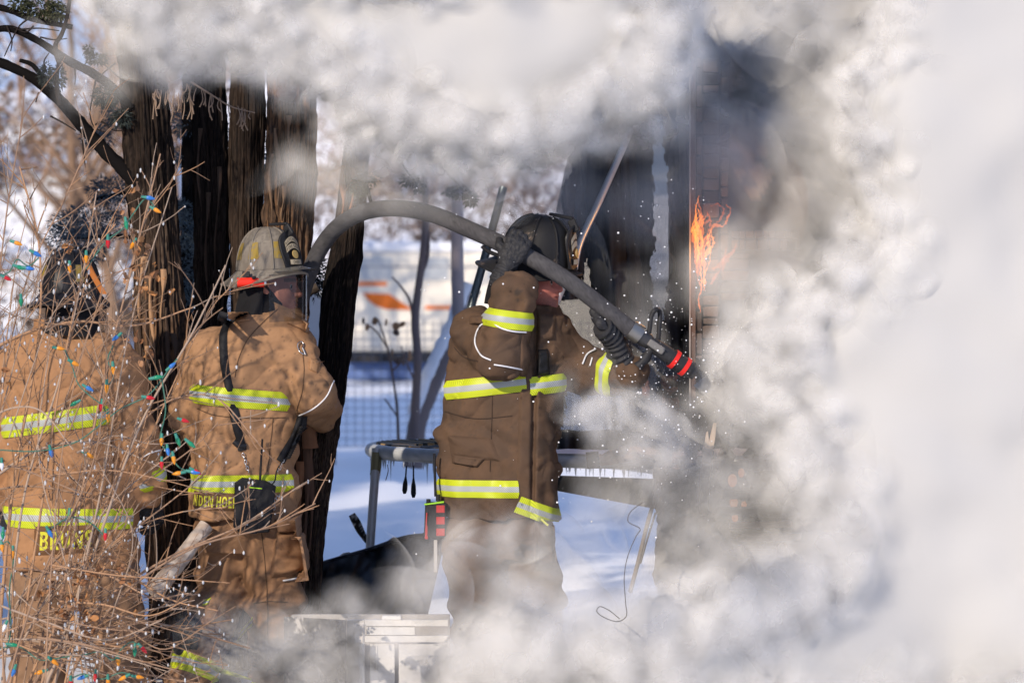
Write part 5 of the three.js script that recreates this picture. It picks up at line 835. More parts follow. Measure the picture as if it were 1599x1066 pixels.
{ // safety net: dark doubled folds with thin see-through runs
  const o = thing('safety_net', 'dark scorched trampoline safety net hanging in folds beside the burning shed', 'net', P(970, 720, -1));
  const netTex = canvasTex(64, 64, (c, w, h) => { c.fillStyle = '#000'; c.fillRect(0, 0, w, h); c.fillStyle = '#fff'; c.fillRect(0, 0, w, 33); c.fillRect(0, 0, 34, h); }); netTex.colorSpace = THREE.NoColorSpace;
  const thin = new THREE.MeshPhysicalMaterial({ color: new THREE.Color().setRGB(0.05, 0.055, 0.062), roughness: 0.8, alphaMap: netTex, transparent: true });
  const surf = (x, y, lay) => { const q = P(x, y, -1.02); q.z += lay * 0.09 + 0.075 * Math.sin(x * 0.085 + 0.8 * Math.sin(y * 0.008) + lay * 2) + 0.03 * n3(x * 0.03, y * 0.006, lay); return q; };
  const B = sheet(60, 60, (u, v) => { const y = 705 - 575 * v, x0 = 866 + Math.max(0, 340 - y) * 0.22; return surf(x0 + (1078 - x0) * u, y, -0.6); }, [150, 420]);
  part(o, 'net_sheet', B, thin);
  const hole = (x, y) => { if (x < 868 + Math.max(0, 340 - y) * 0.22 + 12 * n3(2, y * 0.02, 7)) return true; const strip = y > 180 && y < 500 && Math.abs(x - (1028 - 6 * Math.sin(y * 0.012) - (y - 300) * 0.02)) < 15 - Math.abs(y - 390) * 0.03 + 4 * n3(1, y * 0.03, 2); const low = x < 905 + 70 * sst(y, 440, 560) && y > 470 - (x - 868) * 0.1 && y < 566; const low2 = y >= 588 && y < 672 && x < 972 && n3(x * 0.03, y * 0.004, 9) > -0.25; const tri = y > 398 && y < 452 && Math.abs(x - 916) < (y - 398) * 0.16; return strip || low || low2 || tri; };
  for (const lay of [0, 1]) {
    const g = sheet(200, 280, (u, v) => surf(866 + 212 * u, 708 - 600 * v, lay)); const id = Array.from(g.index.array), p = [], nu = 201;
    for (let i = 0; i < id.length; i += 3) { let x = 0, y = 0; for (let k = 0; k < 3; k++) { x += (id[i + k] % nu) / 200 / 3; y += Math.floor(id[i + k] / nu) / 280 / 3; } if (!hole(866 + 212 * x + 3 * n3(x * 40, y * 40, lay), 708 - 600 * y)) p.push(id[i], id[i + 1], id[i + 2]); }
    g.setIndex(p); part(o, 'folded_net', tint(g, (q) => { const a = 0.5 + 0.5 * n3(q.x * 26, q.y * 1.2, 5); return mixc([0.022, 0.024, 0.028], [0.10, 0.105, 0.112], a * a * (0.7 + 0.5 * n3(q.x * 8, q.y * 3, 2))); }), vmat(0.9));
  }
}
// ---------- burning shed ----------
const charM = vmat(0.8);
const charCol = (k) => (p) => mixc([0.018, 0.016, 0.017], [0.1, 0.085, 0.08], sst(fbm(p.x * 14 + k, p.y * 14, p.z * 14) + 0.3 * n3(p.x * 60, p.y * 60, k), 0.05, 0.7));
{
  const z = -0.72, o = thing('burning_shed', 'charred shed wall burning behind the smoke right of the nozzle', 'shed', P(1300, 1085, z));
  const X = (px) => (px - 799.5) * S(z), Y = (py) => EYE - (py - HORIZON) * S(z);
  const wall = sheet(120, 160, (u, v) => { const x = 1138 + 700 * u, y = 1084 - 1500 * v, q = P(x, y, z - 0.04); q.z += 0.012 * fbm(q.x * 8, q.y * 8, 2); return q; });
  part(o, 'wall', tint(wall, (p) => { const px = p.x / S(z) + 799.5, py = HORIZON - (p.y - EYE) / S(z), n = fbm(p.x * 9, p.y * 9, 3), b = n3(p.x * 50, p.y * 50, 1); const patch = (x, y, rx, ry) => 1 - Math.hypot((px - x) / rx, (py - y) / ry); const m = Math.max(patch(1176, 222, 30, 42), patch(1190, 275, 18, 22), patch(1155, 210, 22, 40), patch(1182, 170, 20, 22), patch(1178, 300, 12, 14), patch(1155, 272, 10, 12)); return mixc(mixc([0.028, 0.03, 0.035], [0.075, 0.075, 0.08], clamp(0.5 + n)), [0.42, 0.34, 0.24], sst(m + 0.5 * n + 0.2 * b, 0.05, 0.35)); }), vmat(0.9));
  part(o, 'back_wall', box(X(1490), Y(335), z - 1.6, 2.2, 4.2, 0.1, 0), mat(0.02, 0.02, 0.022, 0.9));
  part(o, 'side_wall', box(X(1084), Y(335), z - 0.9, 0.05, 4.2, 1.4, 0), mat(0.02, 0.02, 0.022, 0.9));
  part(o, 'corner_board', tint(box(X(1081), Y(380), z + 0.02, 0.026, 3.8, 0.05, 0.003), charCol(1)), mat(0.11, 0.075, 0.065, 0.8));
  part(o, 'metal_edge', box(X(1076.5), Y(380), z + 0.045, 0.005, 3.8, 0.02, 0.001), mat(0.5, 0.46, 0.44, 0.4, { metalness: 0.5 }));
  const blockG = [0, 1, 2, 3].map((i) => { const g = new RoundedBoxGeometry(1, 1, 1, 2, 0.13); const p = g.attributes.position; for (let k = 0; k < p.count; k++) p.setXYZ(k, p.getX(k) * (1 + 0.1 * n3(p.getY(k) * 3, i, 1)), p.getY(k) * (1 + 0.1 * n3(p.getX(k) * 3, i, 2)), p.getZ(k)); g.computeVertexNormals(); return g; });
  const blockMats = [[0.03, 0.027, 0.028], [0.055, 0.046, 0.045], [0.085, 0.07, 0.066], [0.13, 0.105, 0.10]].map((c) => mat(...c, 0.75));
  const blocks = (x0, x1, y0, y1, step, horiz) => { let t = horiz ? x0 : y0; const end = horiz ? x1 : y1; while (t < end) { const L = rr(0.6, 1.5) * step, e = Math.min(end, t + L); const cx = horiz ? (t + e) / 2 : (x0 + x1) / 2, cy = horiz ? (y0 + y1) / 2 : (t + e) / 2, w = horiz ? e - t - 1.6 : x1 - x0, h = horiz ? y1 - y0 : e - t - 1.6;
    const m = new THREE.Mesh(blockG[Math.floor(rnd() * 4)], blockMats[Math.floor(rnd() * 4)]); m.name = 'char_block'; m.castShadow = m.receiveShadow = true; const q = P(cx, cy, z + 0.01).sub(o.position); m.position.copy(q); m.scale.set(w * S(z), h * S(z), rr(0.03, 0.045)); o.add(m); t = e; } };
  blocks(1087, 1096, 90, 560, 26); blocks(1098, 1122, 90, 560, 17); blocks(1126, 1137, 90, 420, 24); blocks(1142, 1250, 360, 372, 11, true); blocks(1142, 1250, 374, 390, 13, true); blocks(1126, 1170, 395, 470, 14);
  // flames licking up the trim
  const flameMats = [[[2.7, 0.72, 0.11], 0.38], [[1.9, 0.4, 0.08], 0.34], [[1.2, 0.22, 0.06], 0.3]].map(([c, op]) => new THREE.MeshPhysicalMaterial({ color: 0x000000, emissive: new THREE.Color().setRGB(...c), roughness: 1, transparent: true, opacity: op }));
  const flame = (pts, w, k) => { const c = new THREE.CatmullRomCurve3(pts.map(([x, y]) => P(x, y, z + 0.09))), sd = rnd() * 20; return part(o, 'flame', sheet(6, 46, (u, v) => { const q = c.getPoint(v), d = c.getTangent(v), ww = w * Math.pow(Math.sin(Math.PI * clamp(Math.pow(v, 0.6) * 0.96 + 0.04)), 0.8) * (0.75 + 0.7 * n3(v * 7, sd, 3)), off = (u - 0.5) * ww + 0.004 * n3(v * 11, sd, 7); q.x += -d.y * off; q.y += d.x * off; q.z += 0.015 * Math.sin(v * 9 + u * 4 + sd); return q; }), flameMats[k]); };
  for (let i = 0; i < 26; i++) { // tongues rising from the burning trim and header
    const t = rnd(), x = 1087 + 20 * t * t + rr(-3, 3), y = rr(380, 480) - 25 * t, L = rr(30, 80) * (1 - 0.3 * t), k = i % 3; flame([[x, y + 8], [x + rr(-5, 4), y - L * 0.3], [x + rr(-7, 9), y - L * 0.65], [x + rr(-4, 12), y - L]], rr(0.007, 0.018) * (k === 0 ? 0.8 : 1.15), k);
  }
  for (const [pts, w, k] of [
    [[[1100, 402], [1108, 388], [1106, 372], [1112, 356]], 0.018, 0], [[[1094, 410], [1104, 398], [1114, 380], [1110, 362]], 0.016, 0], [[[1092, 392], [1098, 380], [1094, 364], [1100, 346]], 0.014, 0], [[[1094, 488], [1091, 466], [1096, 450], [1090, 436], [1088, 420]], 0.010, 1], [[[1108, 366], [1116, 352], [1130, 352], [1136, 342], [1141, 328], [1134, 319]], 0.012, 1], [[[1118, 350], [1128, 338], [1130, 326], [1120, 318], [1110, 322]], 0.01, 2],
    [[[1100, 352], [1108, 340], [1104, 330]], 0.01, 2], [[[1128, 424], [1134, 404], [1144, 394], [1150, 380]], 0.022, 2], [[[1112, 420], [1124, 414], [1132, 400], [1134, 386]], 0.02, 2], [[[1110, 444], [1118, 430], [1126, 420]], 0.014, 2],
  ]) flame(pts, w, k);
}
{ const l = new THREE.PointLight(new THREE.Color(1, 0.45, 0.12), 0.22); l.name = 'flame_glow'; l.position.copy(P(1108, 395, -0.5)); l.shadow.radius = 4; l.castShadow = true; scene.add(l); }
// charred post, planks and other wreckage
{
  const post = single('charred_post', 'thick charred post standing in the smoke below the nozzle', 'post', tint(tube([[1056, 640], [1055, 700], [1056, 780], [1058, 1085]].map(([x, y]) => P(x, y, -0.5)), (t, a) => 0.085 * (1 + 0.18 * n3(Math.cos(a) * 2, t * 9, Math.sin(a) * 2) + 0.08 * n3(Math.cos(a) * 6, t * 30, Math.sin(a) * 6)), 90, 30, { smooth: true }), charCol(7)), charM, P(1057, 1085, -0.5));
  const rust = (x0, y0, x1, y1, r, label) => single('burnt_stake', label, 'wood', tint(tube([P(x0, y0, -0.44), P((x0 + x1) / 2 + 2, (y0 + y1) / 2, -0.43), P(x1, y1, -0.44)], (t, a) => r * (1 + 0.25 * n3(t * 8, Math.cos(a) * 2, Math.sin(a) * 2 + x0)), 40, 14, { smooth: true }), (p) => mixc([0.16, 0.07, 0.045], [0.03, 0.025, 0.024], sst(fbm(p.x * 20, p.y * 20, 1), -0.1, 0.4))), charM, P(x1, y1, -0.44));
  rust(1046, 586, 1042, 700, 0.034, 'reddish half burnt stake hanging under the nozzle'); rust(1006, 580, 1008, 640, 0.016, 'short reddish burnt stick left of the charred post'); rust(1058, 690, 1060, 730, 0.03, 'dark burnt knot of wood on top of the charred post');
  const log = thing('burnt_log', 'short pinkish brown cut log with a blackened end lying on the trampoline edge', 'log', P(965, 712, -0.45));
  part(log, 'log_body', tint(tube([[922, 719], [945, 717], [965, 711], [1000, 704], [1030, 700]].map(([x, y]) => P(x, y, -0.45)), (t, a) => (0.024 + 0.008 * sst(t, 0.15, 0.3)) * (1 + 0.12 * n3(t * 12, Math.cos(a), Math.sin(a))), 60, 16, { smooth: true }), (p) => mixc([0.26, 0.15, 0.11], [0.06, 0.045, 0.04], sst(fbm(p.x * 18, p.y * 18, 3), 0, 0.4))), charM);
  part(log, 'blackened_end', tube([P(916, 720, -0.44), P(936, 718, -0.44)], (t, a) => 0.034 * (1 + 0.1 * Math.sin(a * 5)), 8, 16), mat(0.035, 0.028, 0.026, 0.8));
  const flat = (name, label, cat, pts, depth, z, m) => { const s = new THREE.Shape(pts.map(([x, y]) => { const q = P(x, y, z); return new THREE.Vector2(q.x, q.y); })); const g = new THREE.ExtrudeGeometry(s, { depth, bevelEnabled: true, bevelSize: 0.002, bevelThickness: 0.002, bevelSegments: 1 }); g.translate(0, 0, z); const c = pts.reduce((a, q) => [a[0] + q[0] / pts.length, a[1] + q[1] / pts.length], [0, 0]); return single(name, label, cat, g, m, P(...c, z)); };
  flat('splintered_plank', 'pale freshly splintered plank standing upright in the thin smoke', 'plank', [[1118, 661], [1116, 684], [1112, 706], [1108, 744], [1104, 786], [1103, 802], [1094, 804], [1091, 780], [1094, 744], [1097, 716], [1098, 698], [1101, 694], [1103, 676], [1105, 674], [1107, 690], [1112, 672], [1115, 661]], 0.022, 0.02, vcol([0.58, 0.44, 0.33], 3));
  flat('siding_scrap', 'grey scrap of siding below the nozzle tip', 'siding', [[1084, 602], [1106, 584], [1142, 600], [1136, 640], [1120, 634]], 0.012, 0.0, mat(0.30, 0.31, 0.32, 0.6));
  for (const [x0, x1, y, h, c, l] of [[1140, 1236, 818, 9, [0.62, 0.40, 0.30], 'pale pinkish board, uppermost in the wreckage right of the splintered plank'], [1152, 1250, 838, 10, [0.55, 0.42, 0.34], 'beige board, second from the top in the wreckage'], [1130, 1260, 862, 9, [0.36, 0.34, 0.33], 'grey board low in the wreckage'], [1120, 1240, 796, 12, [0.03, 0.028, 0.028], 'black charred board above the pale boards'], [1130, 1230, 770, 14, [0.04, 0.034, 0.033], 'cracked black board near the orange embers']])
    single('burnt_board', l, 'board', bar(P(x0, y + 2, -0.2), P(x1, y, -0.24), 0.04, h * S(-0.2), 0.004), mat(...c, 0.8), P((x0 + x1) / 2, y, -0.2));
  const heap = [], base = P(1180, 720, -0.4);
  for (let i = 0; i < 70; i++) { const g = new RoundedBoxGeometry(rr(0.03, 0.12), rr(0.02, 0.06), rr(0.03, 0.08), 1, 0.006); g.rotateZ(rr(-1, 1)); g.rotateY(rr(-1, 1)); const q = P(1100 + rr(0, 130), rr(650, 860), rr(-0.55, -0.32)); g.translate(q.x, q.y, q.z); heap.push(g); }
  const hp = single('charred_debris', 'heap of charred debris behind the splintered plank', 'debris', tint(mergeBare(heap), charCol(9)), charM, base); hp.userData.kind = 'stuff';
  { const g = []; for (const [x, y, r] of [[1144, 750, 0.02], [1158, 738, 0.014], [1146, 784, 0.018], [1162, 788, 0.012], [1148, 808, 0.014]]) { const q = P(x, y, -0.28); const s = new THREE.IcosahedronGeometry(r, 1); s.scale(1, 1.4, 0.7); s.translate(q.x, q.y, q.z); g.push(s); } g.forEach((s, i) => single('ember_flame', ['glowing orange ember, left of a pair in the wreckage', 'small glowing ember, right of a pair in the wreckage', 'lower left glowing ember above the pale board', 'tiny glowing ember above the beige board', 'ember touching the uppermost pale board'][i], 'ember', s, new THREE.MeshPhysicalMaterial({ color: new THREE.Color().setRGB(0.2, 0.1, 0.06), emissive: new THREE.Color().setRGB(0.22, 0.07, 0.02), roughness: 1 }))); }
  single('leaning_stick', 'long thin grey stick leaning in the smoke below the trampoline', 'stick', tube([[1030, 755], [1012, 815], [996, 880], [984, 925]].map(([x, y]) => P(x, y, -0.3)), 0.009, 16, 7), mat(0.2, 0.17, 0.15, 0.8), P(984, 925, -0.3));
  single('leaning_stick', 'short thin stick crossing behind the long leaning stick', 'stick', tube([[1024, 800], [1010, 845], [1000, 880]].map(([x, y]) => P(x, y, -0.34)), 0.005, 10, 6), mat(0.2, 0.17, 0.15, 0.8), P(1000, 880, -0.34));
  single('wire', 'thin bent wire looping through the smoke at lower middle', 'wire', tube([[1004, 784], [984, 800], [981, 814], [1000, 826], [994, 836], [980, 870], [975, 900], [977, 940], [978, 962], [966, 970], [944, 964], [932, 954], [936, 947], [950, 952], [968, 966]].map(([x, y]) => P(x, y, 0.95)), 0.0016, 120, 5), mat(0.12, 0.11, 0.1, 0.5), P(975, 900, 0.95));
}
function vcol(c, k) { return mat(...c, 0.8); }
// black plastic liner on the snow
{
  const o = thing('black_tarp', 'crumpled black plastic liner on the snow behind the middle firefighter legs', 'tarp', P(560, 960, -0.6));
  const top = (u) => [486 + 210 * u, 884 - 44 * sst(u, 0, 0.75) - 3 * Math.sin(u * 9)];
  part(o, 'sheet', sheet(70, 24, (u, v) => { const [x, y] = top(u), z = -0.95 + 0.5 * v, q = P(x - 30 * v, y + 130 * v, z); q.z += 0.05 * n3(u * 6, v * 2.5, 3) + 0.006 * n3(u * 14, v * 6, 5); return q; }), mat(0.008, 0.008, 0.01, 0.5));
  part(o, 'rolled_edge', tube(Array.from({ length: 16 }, (_, i) => { const [x, y] = top(i / 15); return P(x, y - 1, -0.96 + 0.01 * Math.sin(i * 2)); }), 0.011, 60, 8), mat(0.02, 0.022, 0.03, 0.35));
  part(o, 'sheet', sheet(40, 12, (u, v) => { const [x, y] = top(u), q = P(x + 30 * v, y + 8 * v, -0.97 - 0.6 * v); q.y += 0.03 * n3(u * 5, v * 3, 8); return q; }), mat(0.012, 0.012, 0.014, 0.4));
}
single('charred_stick', 'short blackened stick poking out of the snow left of the trampoline leg', 'stick', tint(tube([[549, 803], [556, 815], [563, 829], [571, 842], [578, 850]].map(([x, y]) => P(x, y, -1.7)), (t) => 0.016 + 0.004 * Math.sin(t * 5), 24, 9), (p) => mixc([0.02, 0.018, 0.018], [0.45, 0.44, 0.44], sst(fbm(p.x * 30, p.y * 30, 2), 0.1, 0.3))), charM, P(578, 850, -1.7));
single('pale_log', 'pale barkless log leaning between the two left firefighters', 'log', tint(tube([[238, 924], [262, 898], [290, 862], [322, 820]].map(([x, y], i) => P(x, y, 0.34 - i * 0.05)), (t, a) => 0.038 * (1 - 0.2 * t) * (1 + 0.05 * n3(t * 9, Math.cos(a) * 2, Math.sin(a) * 2)), 40, 16, { smooth: true }), (p) => mixc([0.52, 0.46, 0.40], [0.34, 0.26, 0.2], clamp(0.5 + fbm(p.x * 14, p.y * 30, p.z * 14)))), charM, P(262, 898, 0.3));
// scorched white cabinet in the foreground
{
  const z = 0.42, o = thing('burnt_cabinet', 'scorched white cabinet half lost in smoke at bottom left of centre', 'cabinet', P(560, 1085, z)), X = (px) => (px - 799.5) * S(z), Y = (py) => EYE - (py - HORIZON) * S(z), k = S(z), wh = [0.72, 0.69, 0.64], bot = -0.05;
  const rect = (name, x0, x1, y0, y1, d, zz, m) => { const yb = y1 > 1070 ? bot : Y(y1); return part(o, name, box((X(x0) + X(x1)) / 2, (Y(y0) + yb) / 2, zz - d / 2, X(x1) - X(x0), Y(y0) - yb, d, 0.003), m); };
  const side = sheet(40, 40, (u, v) => V(X(438) + (X(540) - X(438)) * u, bot + (Y(969) - bot) * v, z - 0.16 + 0.13 * u));
  part(o, 'side_panel', tint(side, (p) => mixc([0.05, 0.05, 0.052], [0.5, 0.48, 0.46], sst(fbm(p.x * 11, p.y * 11, 4) + 0.25 * n3(p.x * 60, p.y * 60, 2), 0.08, 0.4))), vmat(0.85));
  rect('back_panel', 440, 700, 972, 1085, 0.02, z - 0.3, mat(0.4, 0.38, 0.36, 0.8));
  rect('stile', 541, 569, 968, 1085, 0.035, z, mat(...wh, 0.55)); rect('stile_bead', 560, 564, 1006, 1085, 0.01, z + 0.009, mat(...wh, 0.5)); rect('corner_block', 553, 567, 974, 1004, 0.008, z + 0.006, mat(0.68, 0.63, 0.57, 0.6));
  rect('top_rail', 569, 700, 968, 978, 0.035, z - 0.002, mat(...wh, 0.55)); rect('drawer_front', 572, 648, 979, 992, 0.03, z - 0.006, mat(0.70, 0.68, 0.64, 0.55)); rect('middle_rail', 569, 700, 993, 1003, 0.035, z - 0.004, mat(...wh, 0.55));
  rect('door_panel', 577, 616, 1006, 1085, 0.012, z - 0.02, mat(0.62, 0.6, 0.57, 0.6)); rect('door_panel', 622, 700, 1006, 1085, 0.012, z - 0.022, mat(0.62, 0.6, 0.57, 0.6)); rect('door_edge', 586, 589, 1008, 1048, 0.01, z - 0.014, mat(0.74, 0.72, 0.68, 0.5));
  rect('ash_cap', 596, 626, 962, 968, 0.05, z - 0.01, mat(0.75, 0.74, 0.72, 0.9));
}
// ---------- bare shrub with coloured lights ----------
{
  const o = thing('bare_shrub', 'leafless tan shrub with icy twigs wrapped in coloured lights at left', 'shrub', P(60, 1100, 1.1)), twigG = [], ends = [], nodes = [];
  const cols = [[0.36, 0.225, 0.145], [0.30, 0.19, 0.125], [0.40, 0.30, 0.23], [0.42, 0.245, 0.14]], ms = cols.map((c) => mat(...c, 0.75));
  const colored = (g, k) => tint(g, (p) => { const c = cols[k], f = 0.85 + 0.25 * n3(p.x * 40, p.y * 40, p.z * 40); return [c[0] * f, c[1] * f, c[2] * f]; });
  const twigs = (pts, r, lev, k) => {
    const c = new THREE.CatmullRomCurve3(pts), L = c.getLength(), n = Math.round(L * rr(7, 11) * (lev ? 0.7 : 1));
    for (let i = 0; i < n; i++) {
      const t = rr(lev ? 0.15 : 0.25, 1), a = c.getPoint(t), d = c.getTangent(t), s = V(rr(-1, 1), rr(-0.6, 1), rr(-0.8, 0.8)).normalize(), dir = d.clone().multiplyScalar(rr(0.6, 1.1)).add(s.multiplyScalar(rr(0.6, 1.1))).normalize(), l = (lev ? rr(0.03, 0.12) : rr(0.08, 0.36)) * (1 - 0.35 * t), q = [a];
      for (let j = 1; j <= 3; j++) { dir.add(V(rr(-1, 1), rr(-0.5, 0.9), rr(-1, 1)).multiplyScalar(0.17)).normalize(); q.push(q[j - 1].clone().addScaledVector(dir, l / 3)); }
      const rad = Math.max(0.0013, r * (lev ? 0.55 : 0.42)); twigG.push(colored(tube(q, (s2) => rad * (1 - 0.45 * s2), 4, 4), Math.floor(rnd() * 4))); ends.push(q[3]); nodes.push(q[2], q[1]);
      if (!lev && rnd() < 0.85) twigs(q, rad, 1, k);
    }
  };
  const stem = (px, r, z0, z1, k) => { const n = px.length - 1, pts = px.map(([x, y], i) => P(x, y, z0 + ((z1 - z0) * i) / n)); part(o, 'stem', tube(pts, (t, a) => r * (1 - 0.6 * t) * (1 + 0.1 * Math.sin(t * 60 + a)), 28, 6), ms[k]); twigs(pts, r, 0, k); };
  // stems one can follow in the photograph
  const led = [
    [[60, 1090], [110, 860], [160, 600], [205, 420], [250, 240]], [[40, 1090], [120, 780], [180, 520], [232, 330], [285, 262]], [[80, 1090], [150, 800], [205, 500], [268, 292]], [[20, 1080], [60, 820], [100, 560], [140, 400], [180, 350]],
    [[70, 1090], [150, 950], [260, 872], [380, 818], [456, 766]], [[90, 1090], [180, 940], [300, 856], [420, 822], [492, 786]], [[60, 1090], [140, 880], [220, 660], [300, 520], [352, 414]], [[100, 1095], [190, 800], [270, 600], [330, 480], [356, 452]],
    [[80, 1080], [160, 800], [240, 640], [330, 618], [402, 690]], [[40, 1090], [90, 1010], [160, 965], [260, 976], [390, 1012]], [[60, 1095], [90, 1030], [118, 1000], [160, 1016], [182, 1060]], [[-10, 1080], [20, 760], [60, 520], [60, 380], [30, 260]],
    [[-30, 1080], [-10, 700], [40, 440], [110, 290], [150, 196]], [[-40, 900], [-10, 520], [10, 330], [36, 180]], [[-30, 760], [60, 702], [150, 690], [220, 716], [290, 748]], [[-40, 560], [40, 520], [120, 502], [210, 508], [300, 480]], [[10, 1090], [60, 900], [130, 880], [230, 810], [320, 740]],
    [[-20, 1060], [30, 940], [110, 850], [200, 770], [300, 700], [340, 660]], [[0, 1090], [40, 760], [90, 600], [130, 420], [150, 300]], [[30, 1090], [130, 900], [200, 830], [280, 800], [352, 792]],
  ];
  led.forEach((p, i) => stem(p, rr(0.005, 0.008), rr(0.75, 1.1), rr(0.55, 1.25), i % 4));
  for (let i = 0; i < 12; i++) { // the rest fans out from the base
    const x = rr(-70, 150), lean = rr(-80, 190), h = rr(300, 760), bend = rr(-60, 60), top = 1100 - h; if (x + lean > 330) continue;
    stem([[x, 1100], [x + lean * 0.2 + bend * 0.5, 1100 - h * 0.35], [x + lean * 0.55 + bend, 1100 - h * 0.7], [x + lean, top]], rr(0.003, 0.0045), rr(0.7, 1.4), rr(0.55, 1.5), i % 4);
  }
  for (let i = 0; i < 58; i++) { // arching and tangled across the front
    const x = rr(-80, 140), y = 560 + 500 * Math.sqrt(rnd()), w = rr(140, 330), up = rr(-60, 130) * (i % 3 ? 1 : -0.6), z = rr(0.6, 1.25); if (x + w > 360 || (y - up * 0.5 > 800 && y - up * 0.5 < 890)) continue;
    stem([[x, y], [x + w * 0.35, y - up * 0.8 - rr(0, 30)], [x + w * 0.7, y - up + rr(-10, 20)], [x + w, y - up * 0.8 + rr(-20, 40)]], rr(0.0032, 0.0058), z, z + rr(-0.2, 0.2), i % 4);
  }
  for (let i = 0; i < 10; i++) { const x = rr(-70, 120), y = rr(560, 720), w = rr(10, 120), h = rr(180, 380), z = rr(0.6, 1.3); stem([[x, y], [x + w * 0.3, y - h * 0.4], [x + w * 0.55, y - h * 0.7], [x + w, y - h]], rr(0.0026, 0.004), z, z + rr(-0.2, 0.2), i % 4); }
  part(o, 'twigs', mergeBareC(twigG), vmat(0.75)).userData.kind = 'stuff';
  const iceG = [];
  for (let i = 0; i < 560; i++) { const src = rnd() < 0.7 ? ends : nodes, q = src[Math.floor(rnd() * src.length)], r = rr(0.0028, 0.0048), g = new THREE.SphereGeometry(r, 6, 5); g.scale(1, rr(1, 2.4), 1); g.translate(q.x, q.y - r * 0.9, q.z); iceG.push(g); }
  part(o, 'ice_drops', mergeBare(iceG), iceM).userData.kind = 'stuff';
  const leafG = [0, 1, 2].map((k) => { const g = sheet(4, 4, (u, v) => V((u - 0.5) * 0.03 * Math.sin(Math.PI * (0.08 + 0.84 * v)), (v - 0.5) * 0.04, 0.012 * Math.cos(u * 6 + k) * (0.6 + 0.5 * Math.sin(v * 5 + k)))); return g; }), lm = [mat(0.42, 0.2, 0.08, 0.8), mat(0.36, 0.19, 0.10, 0.8), mat(0.28, 0.13, 0.06, 0.85)];
  const leaf = (x, y, z, s) => { const m = new THREE.Mesh(leafG[Math.floor(rnd() * 3)], lm[Math.floor(rnd() * 3)]); m.name = 'leaf'; m.castShadow = m.receiveShadow = true; m.position.copy(P(x, y, z).sub(o.position)); m.rotation.set(rr(-1, 1), rr(-2, 2), rr(-2, 2)); m.scale.setScalar(s); o.add(m); };
  for (const [x, y, sx, sy, n] of [[132, 905, 22, 12, 9], [118, 955, 18, 26, 16], [142, 975, 12, 20, 10], [92, 950, 10, 12, 4], [212, 400, 18, 40, 16], [232, 420, 14, 36, 12], [196, 320, 20, 30, 6], [120, 960, 30, 40, 8], [110, 380, 12, 10, 3], [60, 930, 40, 30, 5], [200, 920, 14, 40, 10], [215, 545, 20, 40, 8], [108, 380, 8, 8, 2], [260, 440, 24, 20, 5], [15, 590, 14, 14, 3], [160, 880, 30, 20, 8]]) for (let i = 0; i < n; i++) leaf(x + rr(-sx, sx), y + rr(-sy, sy), rr(0.85, 1.2), rr(0.5, 1.0));
}
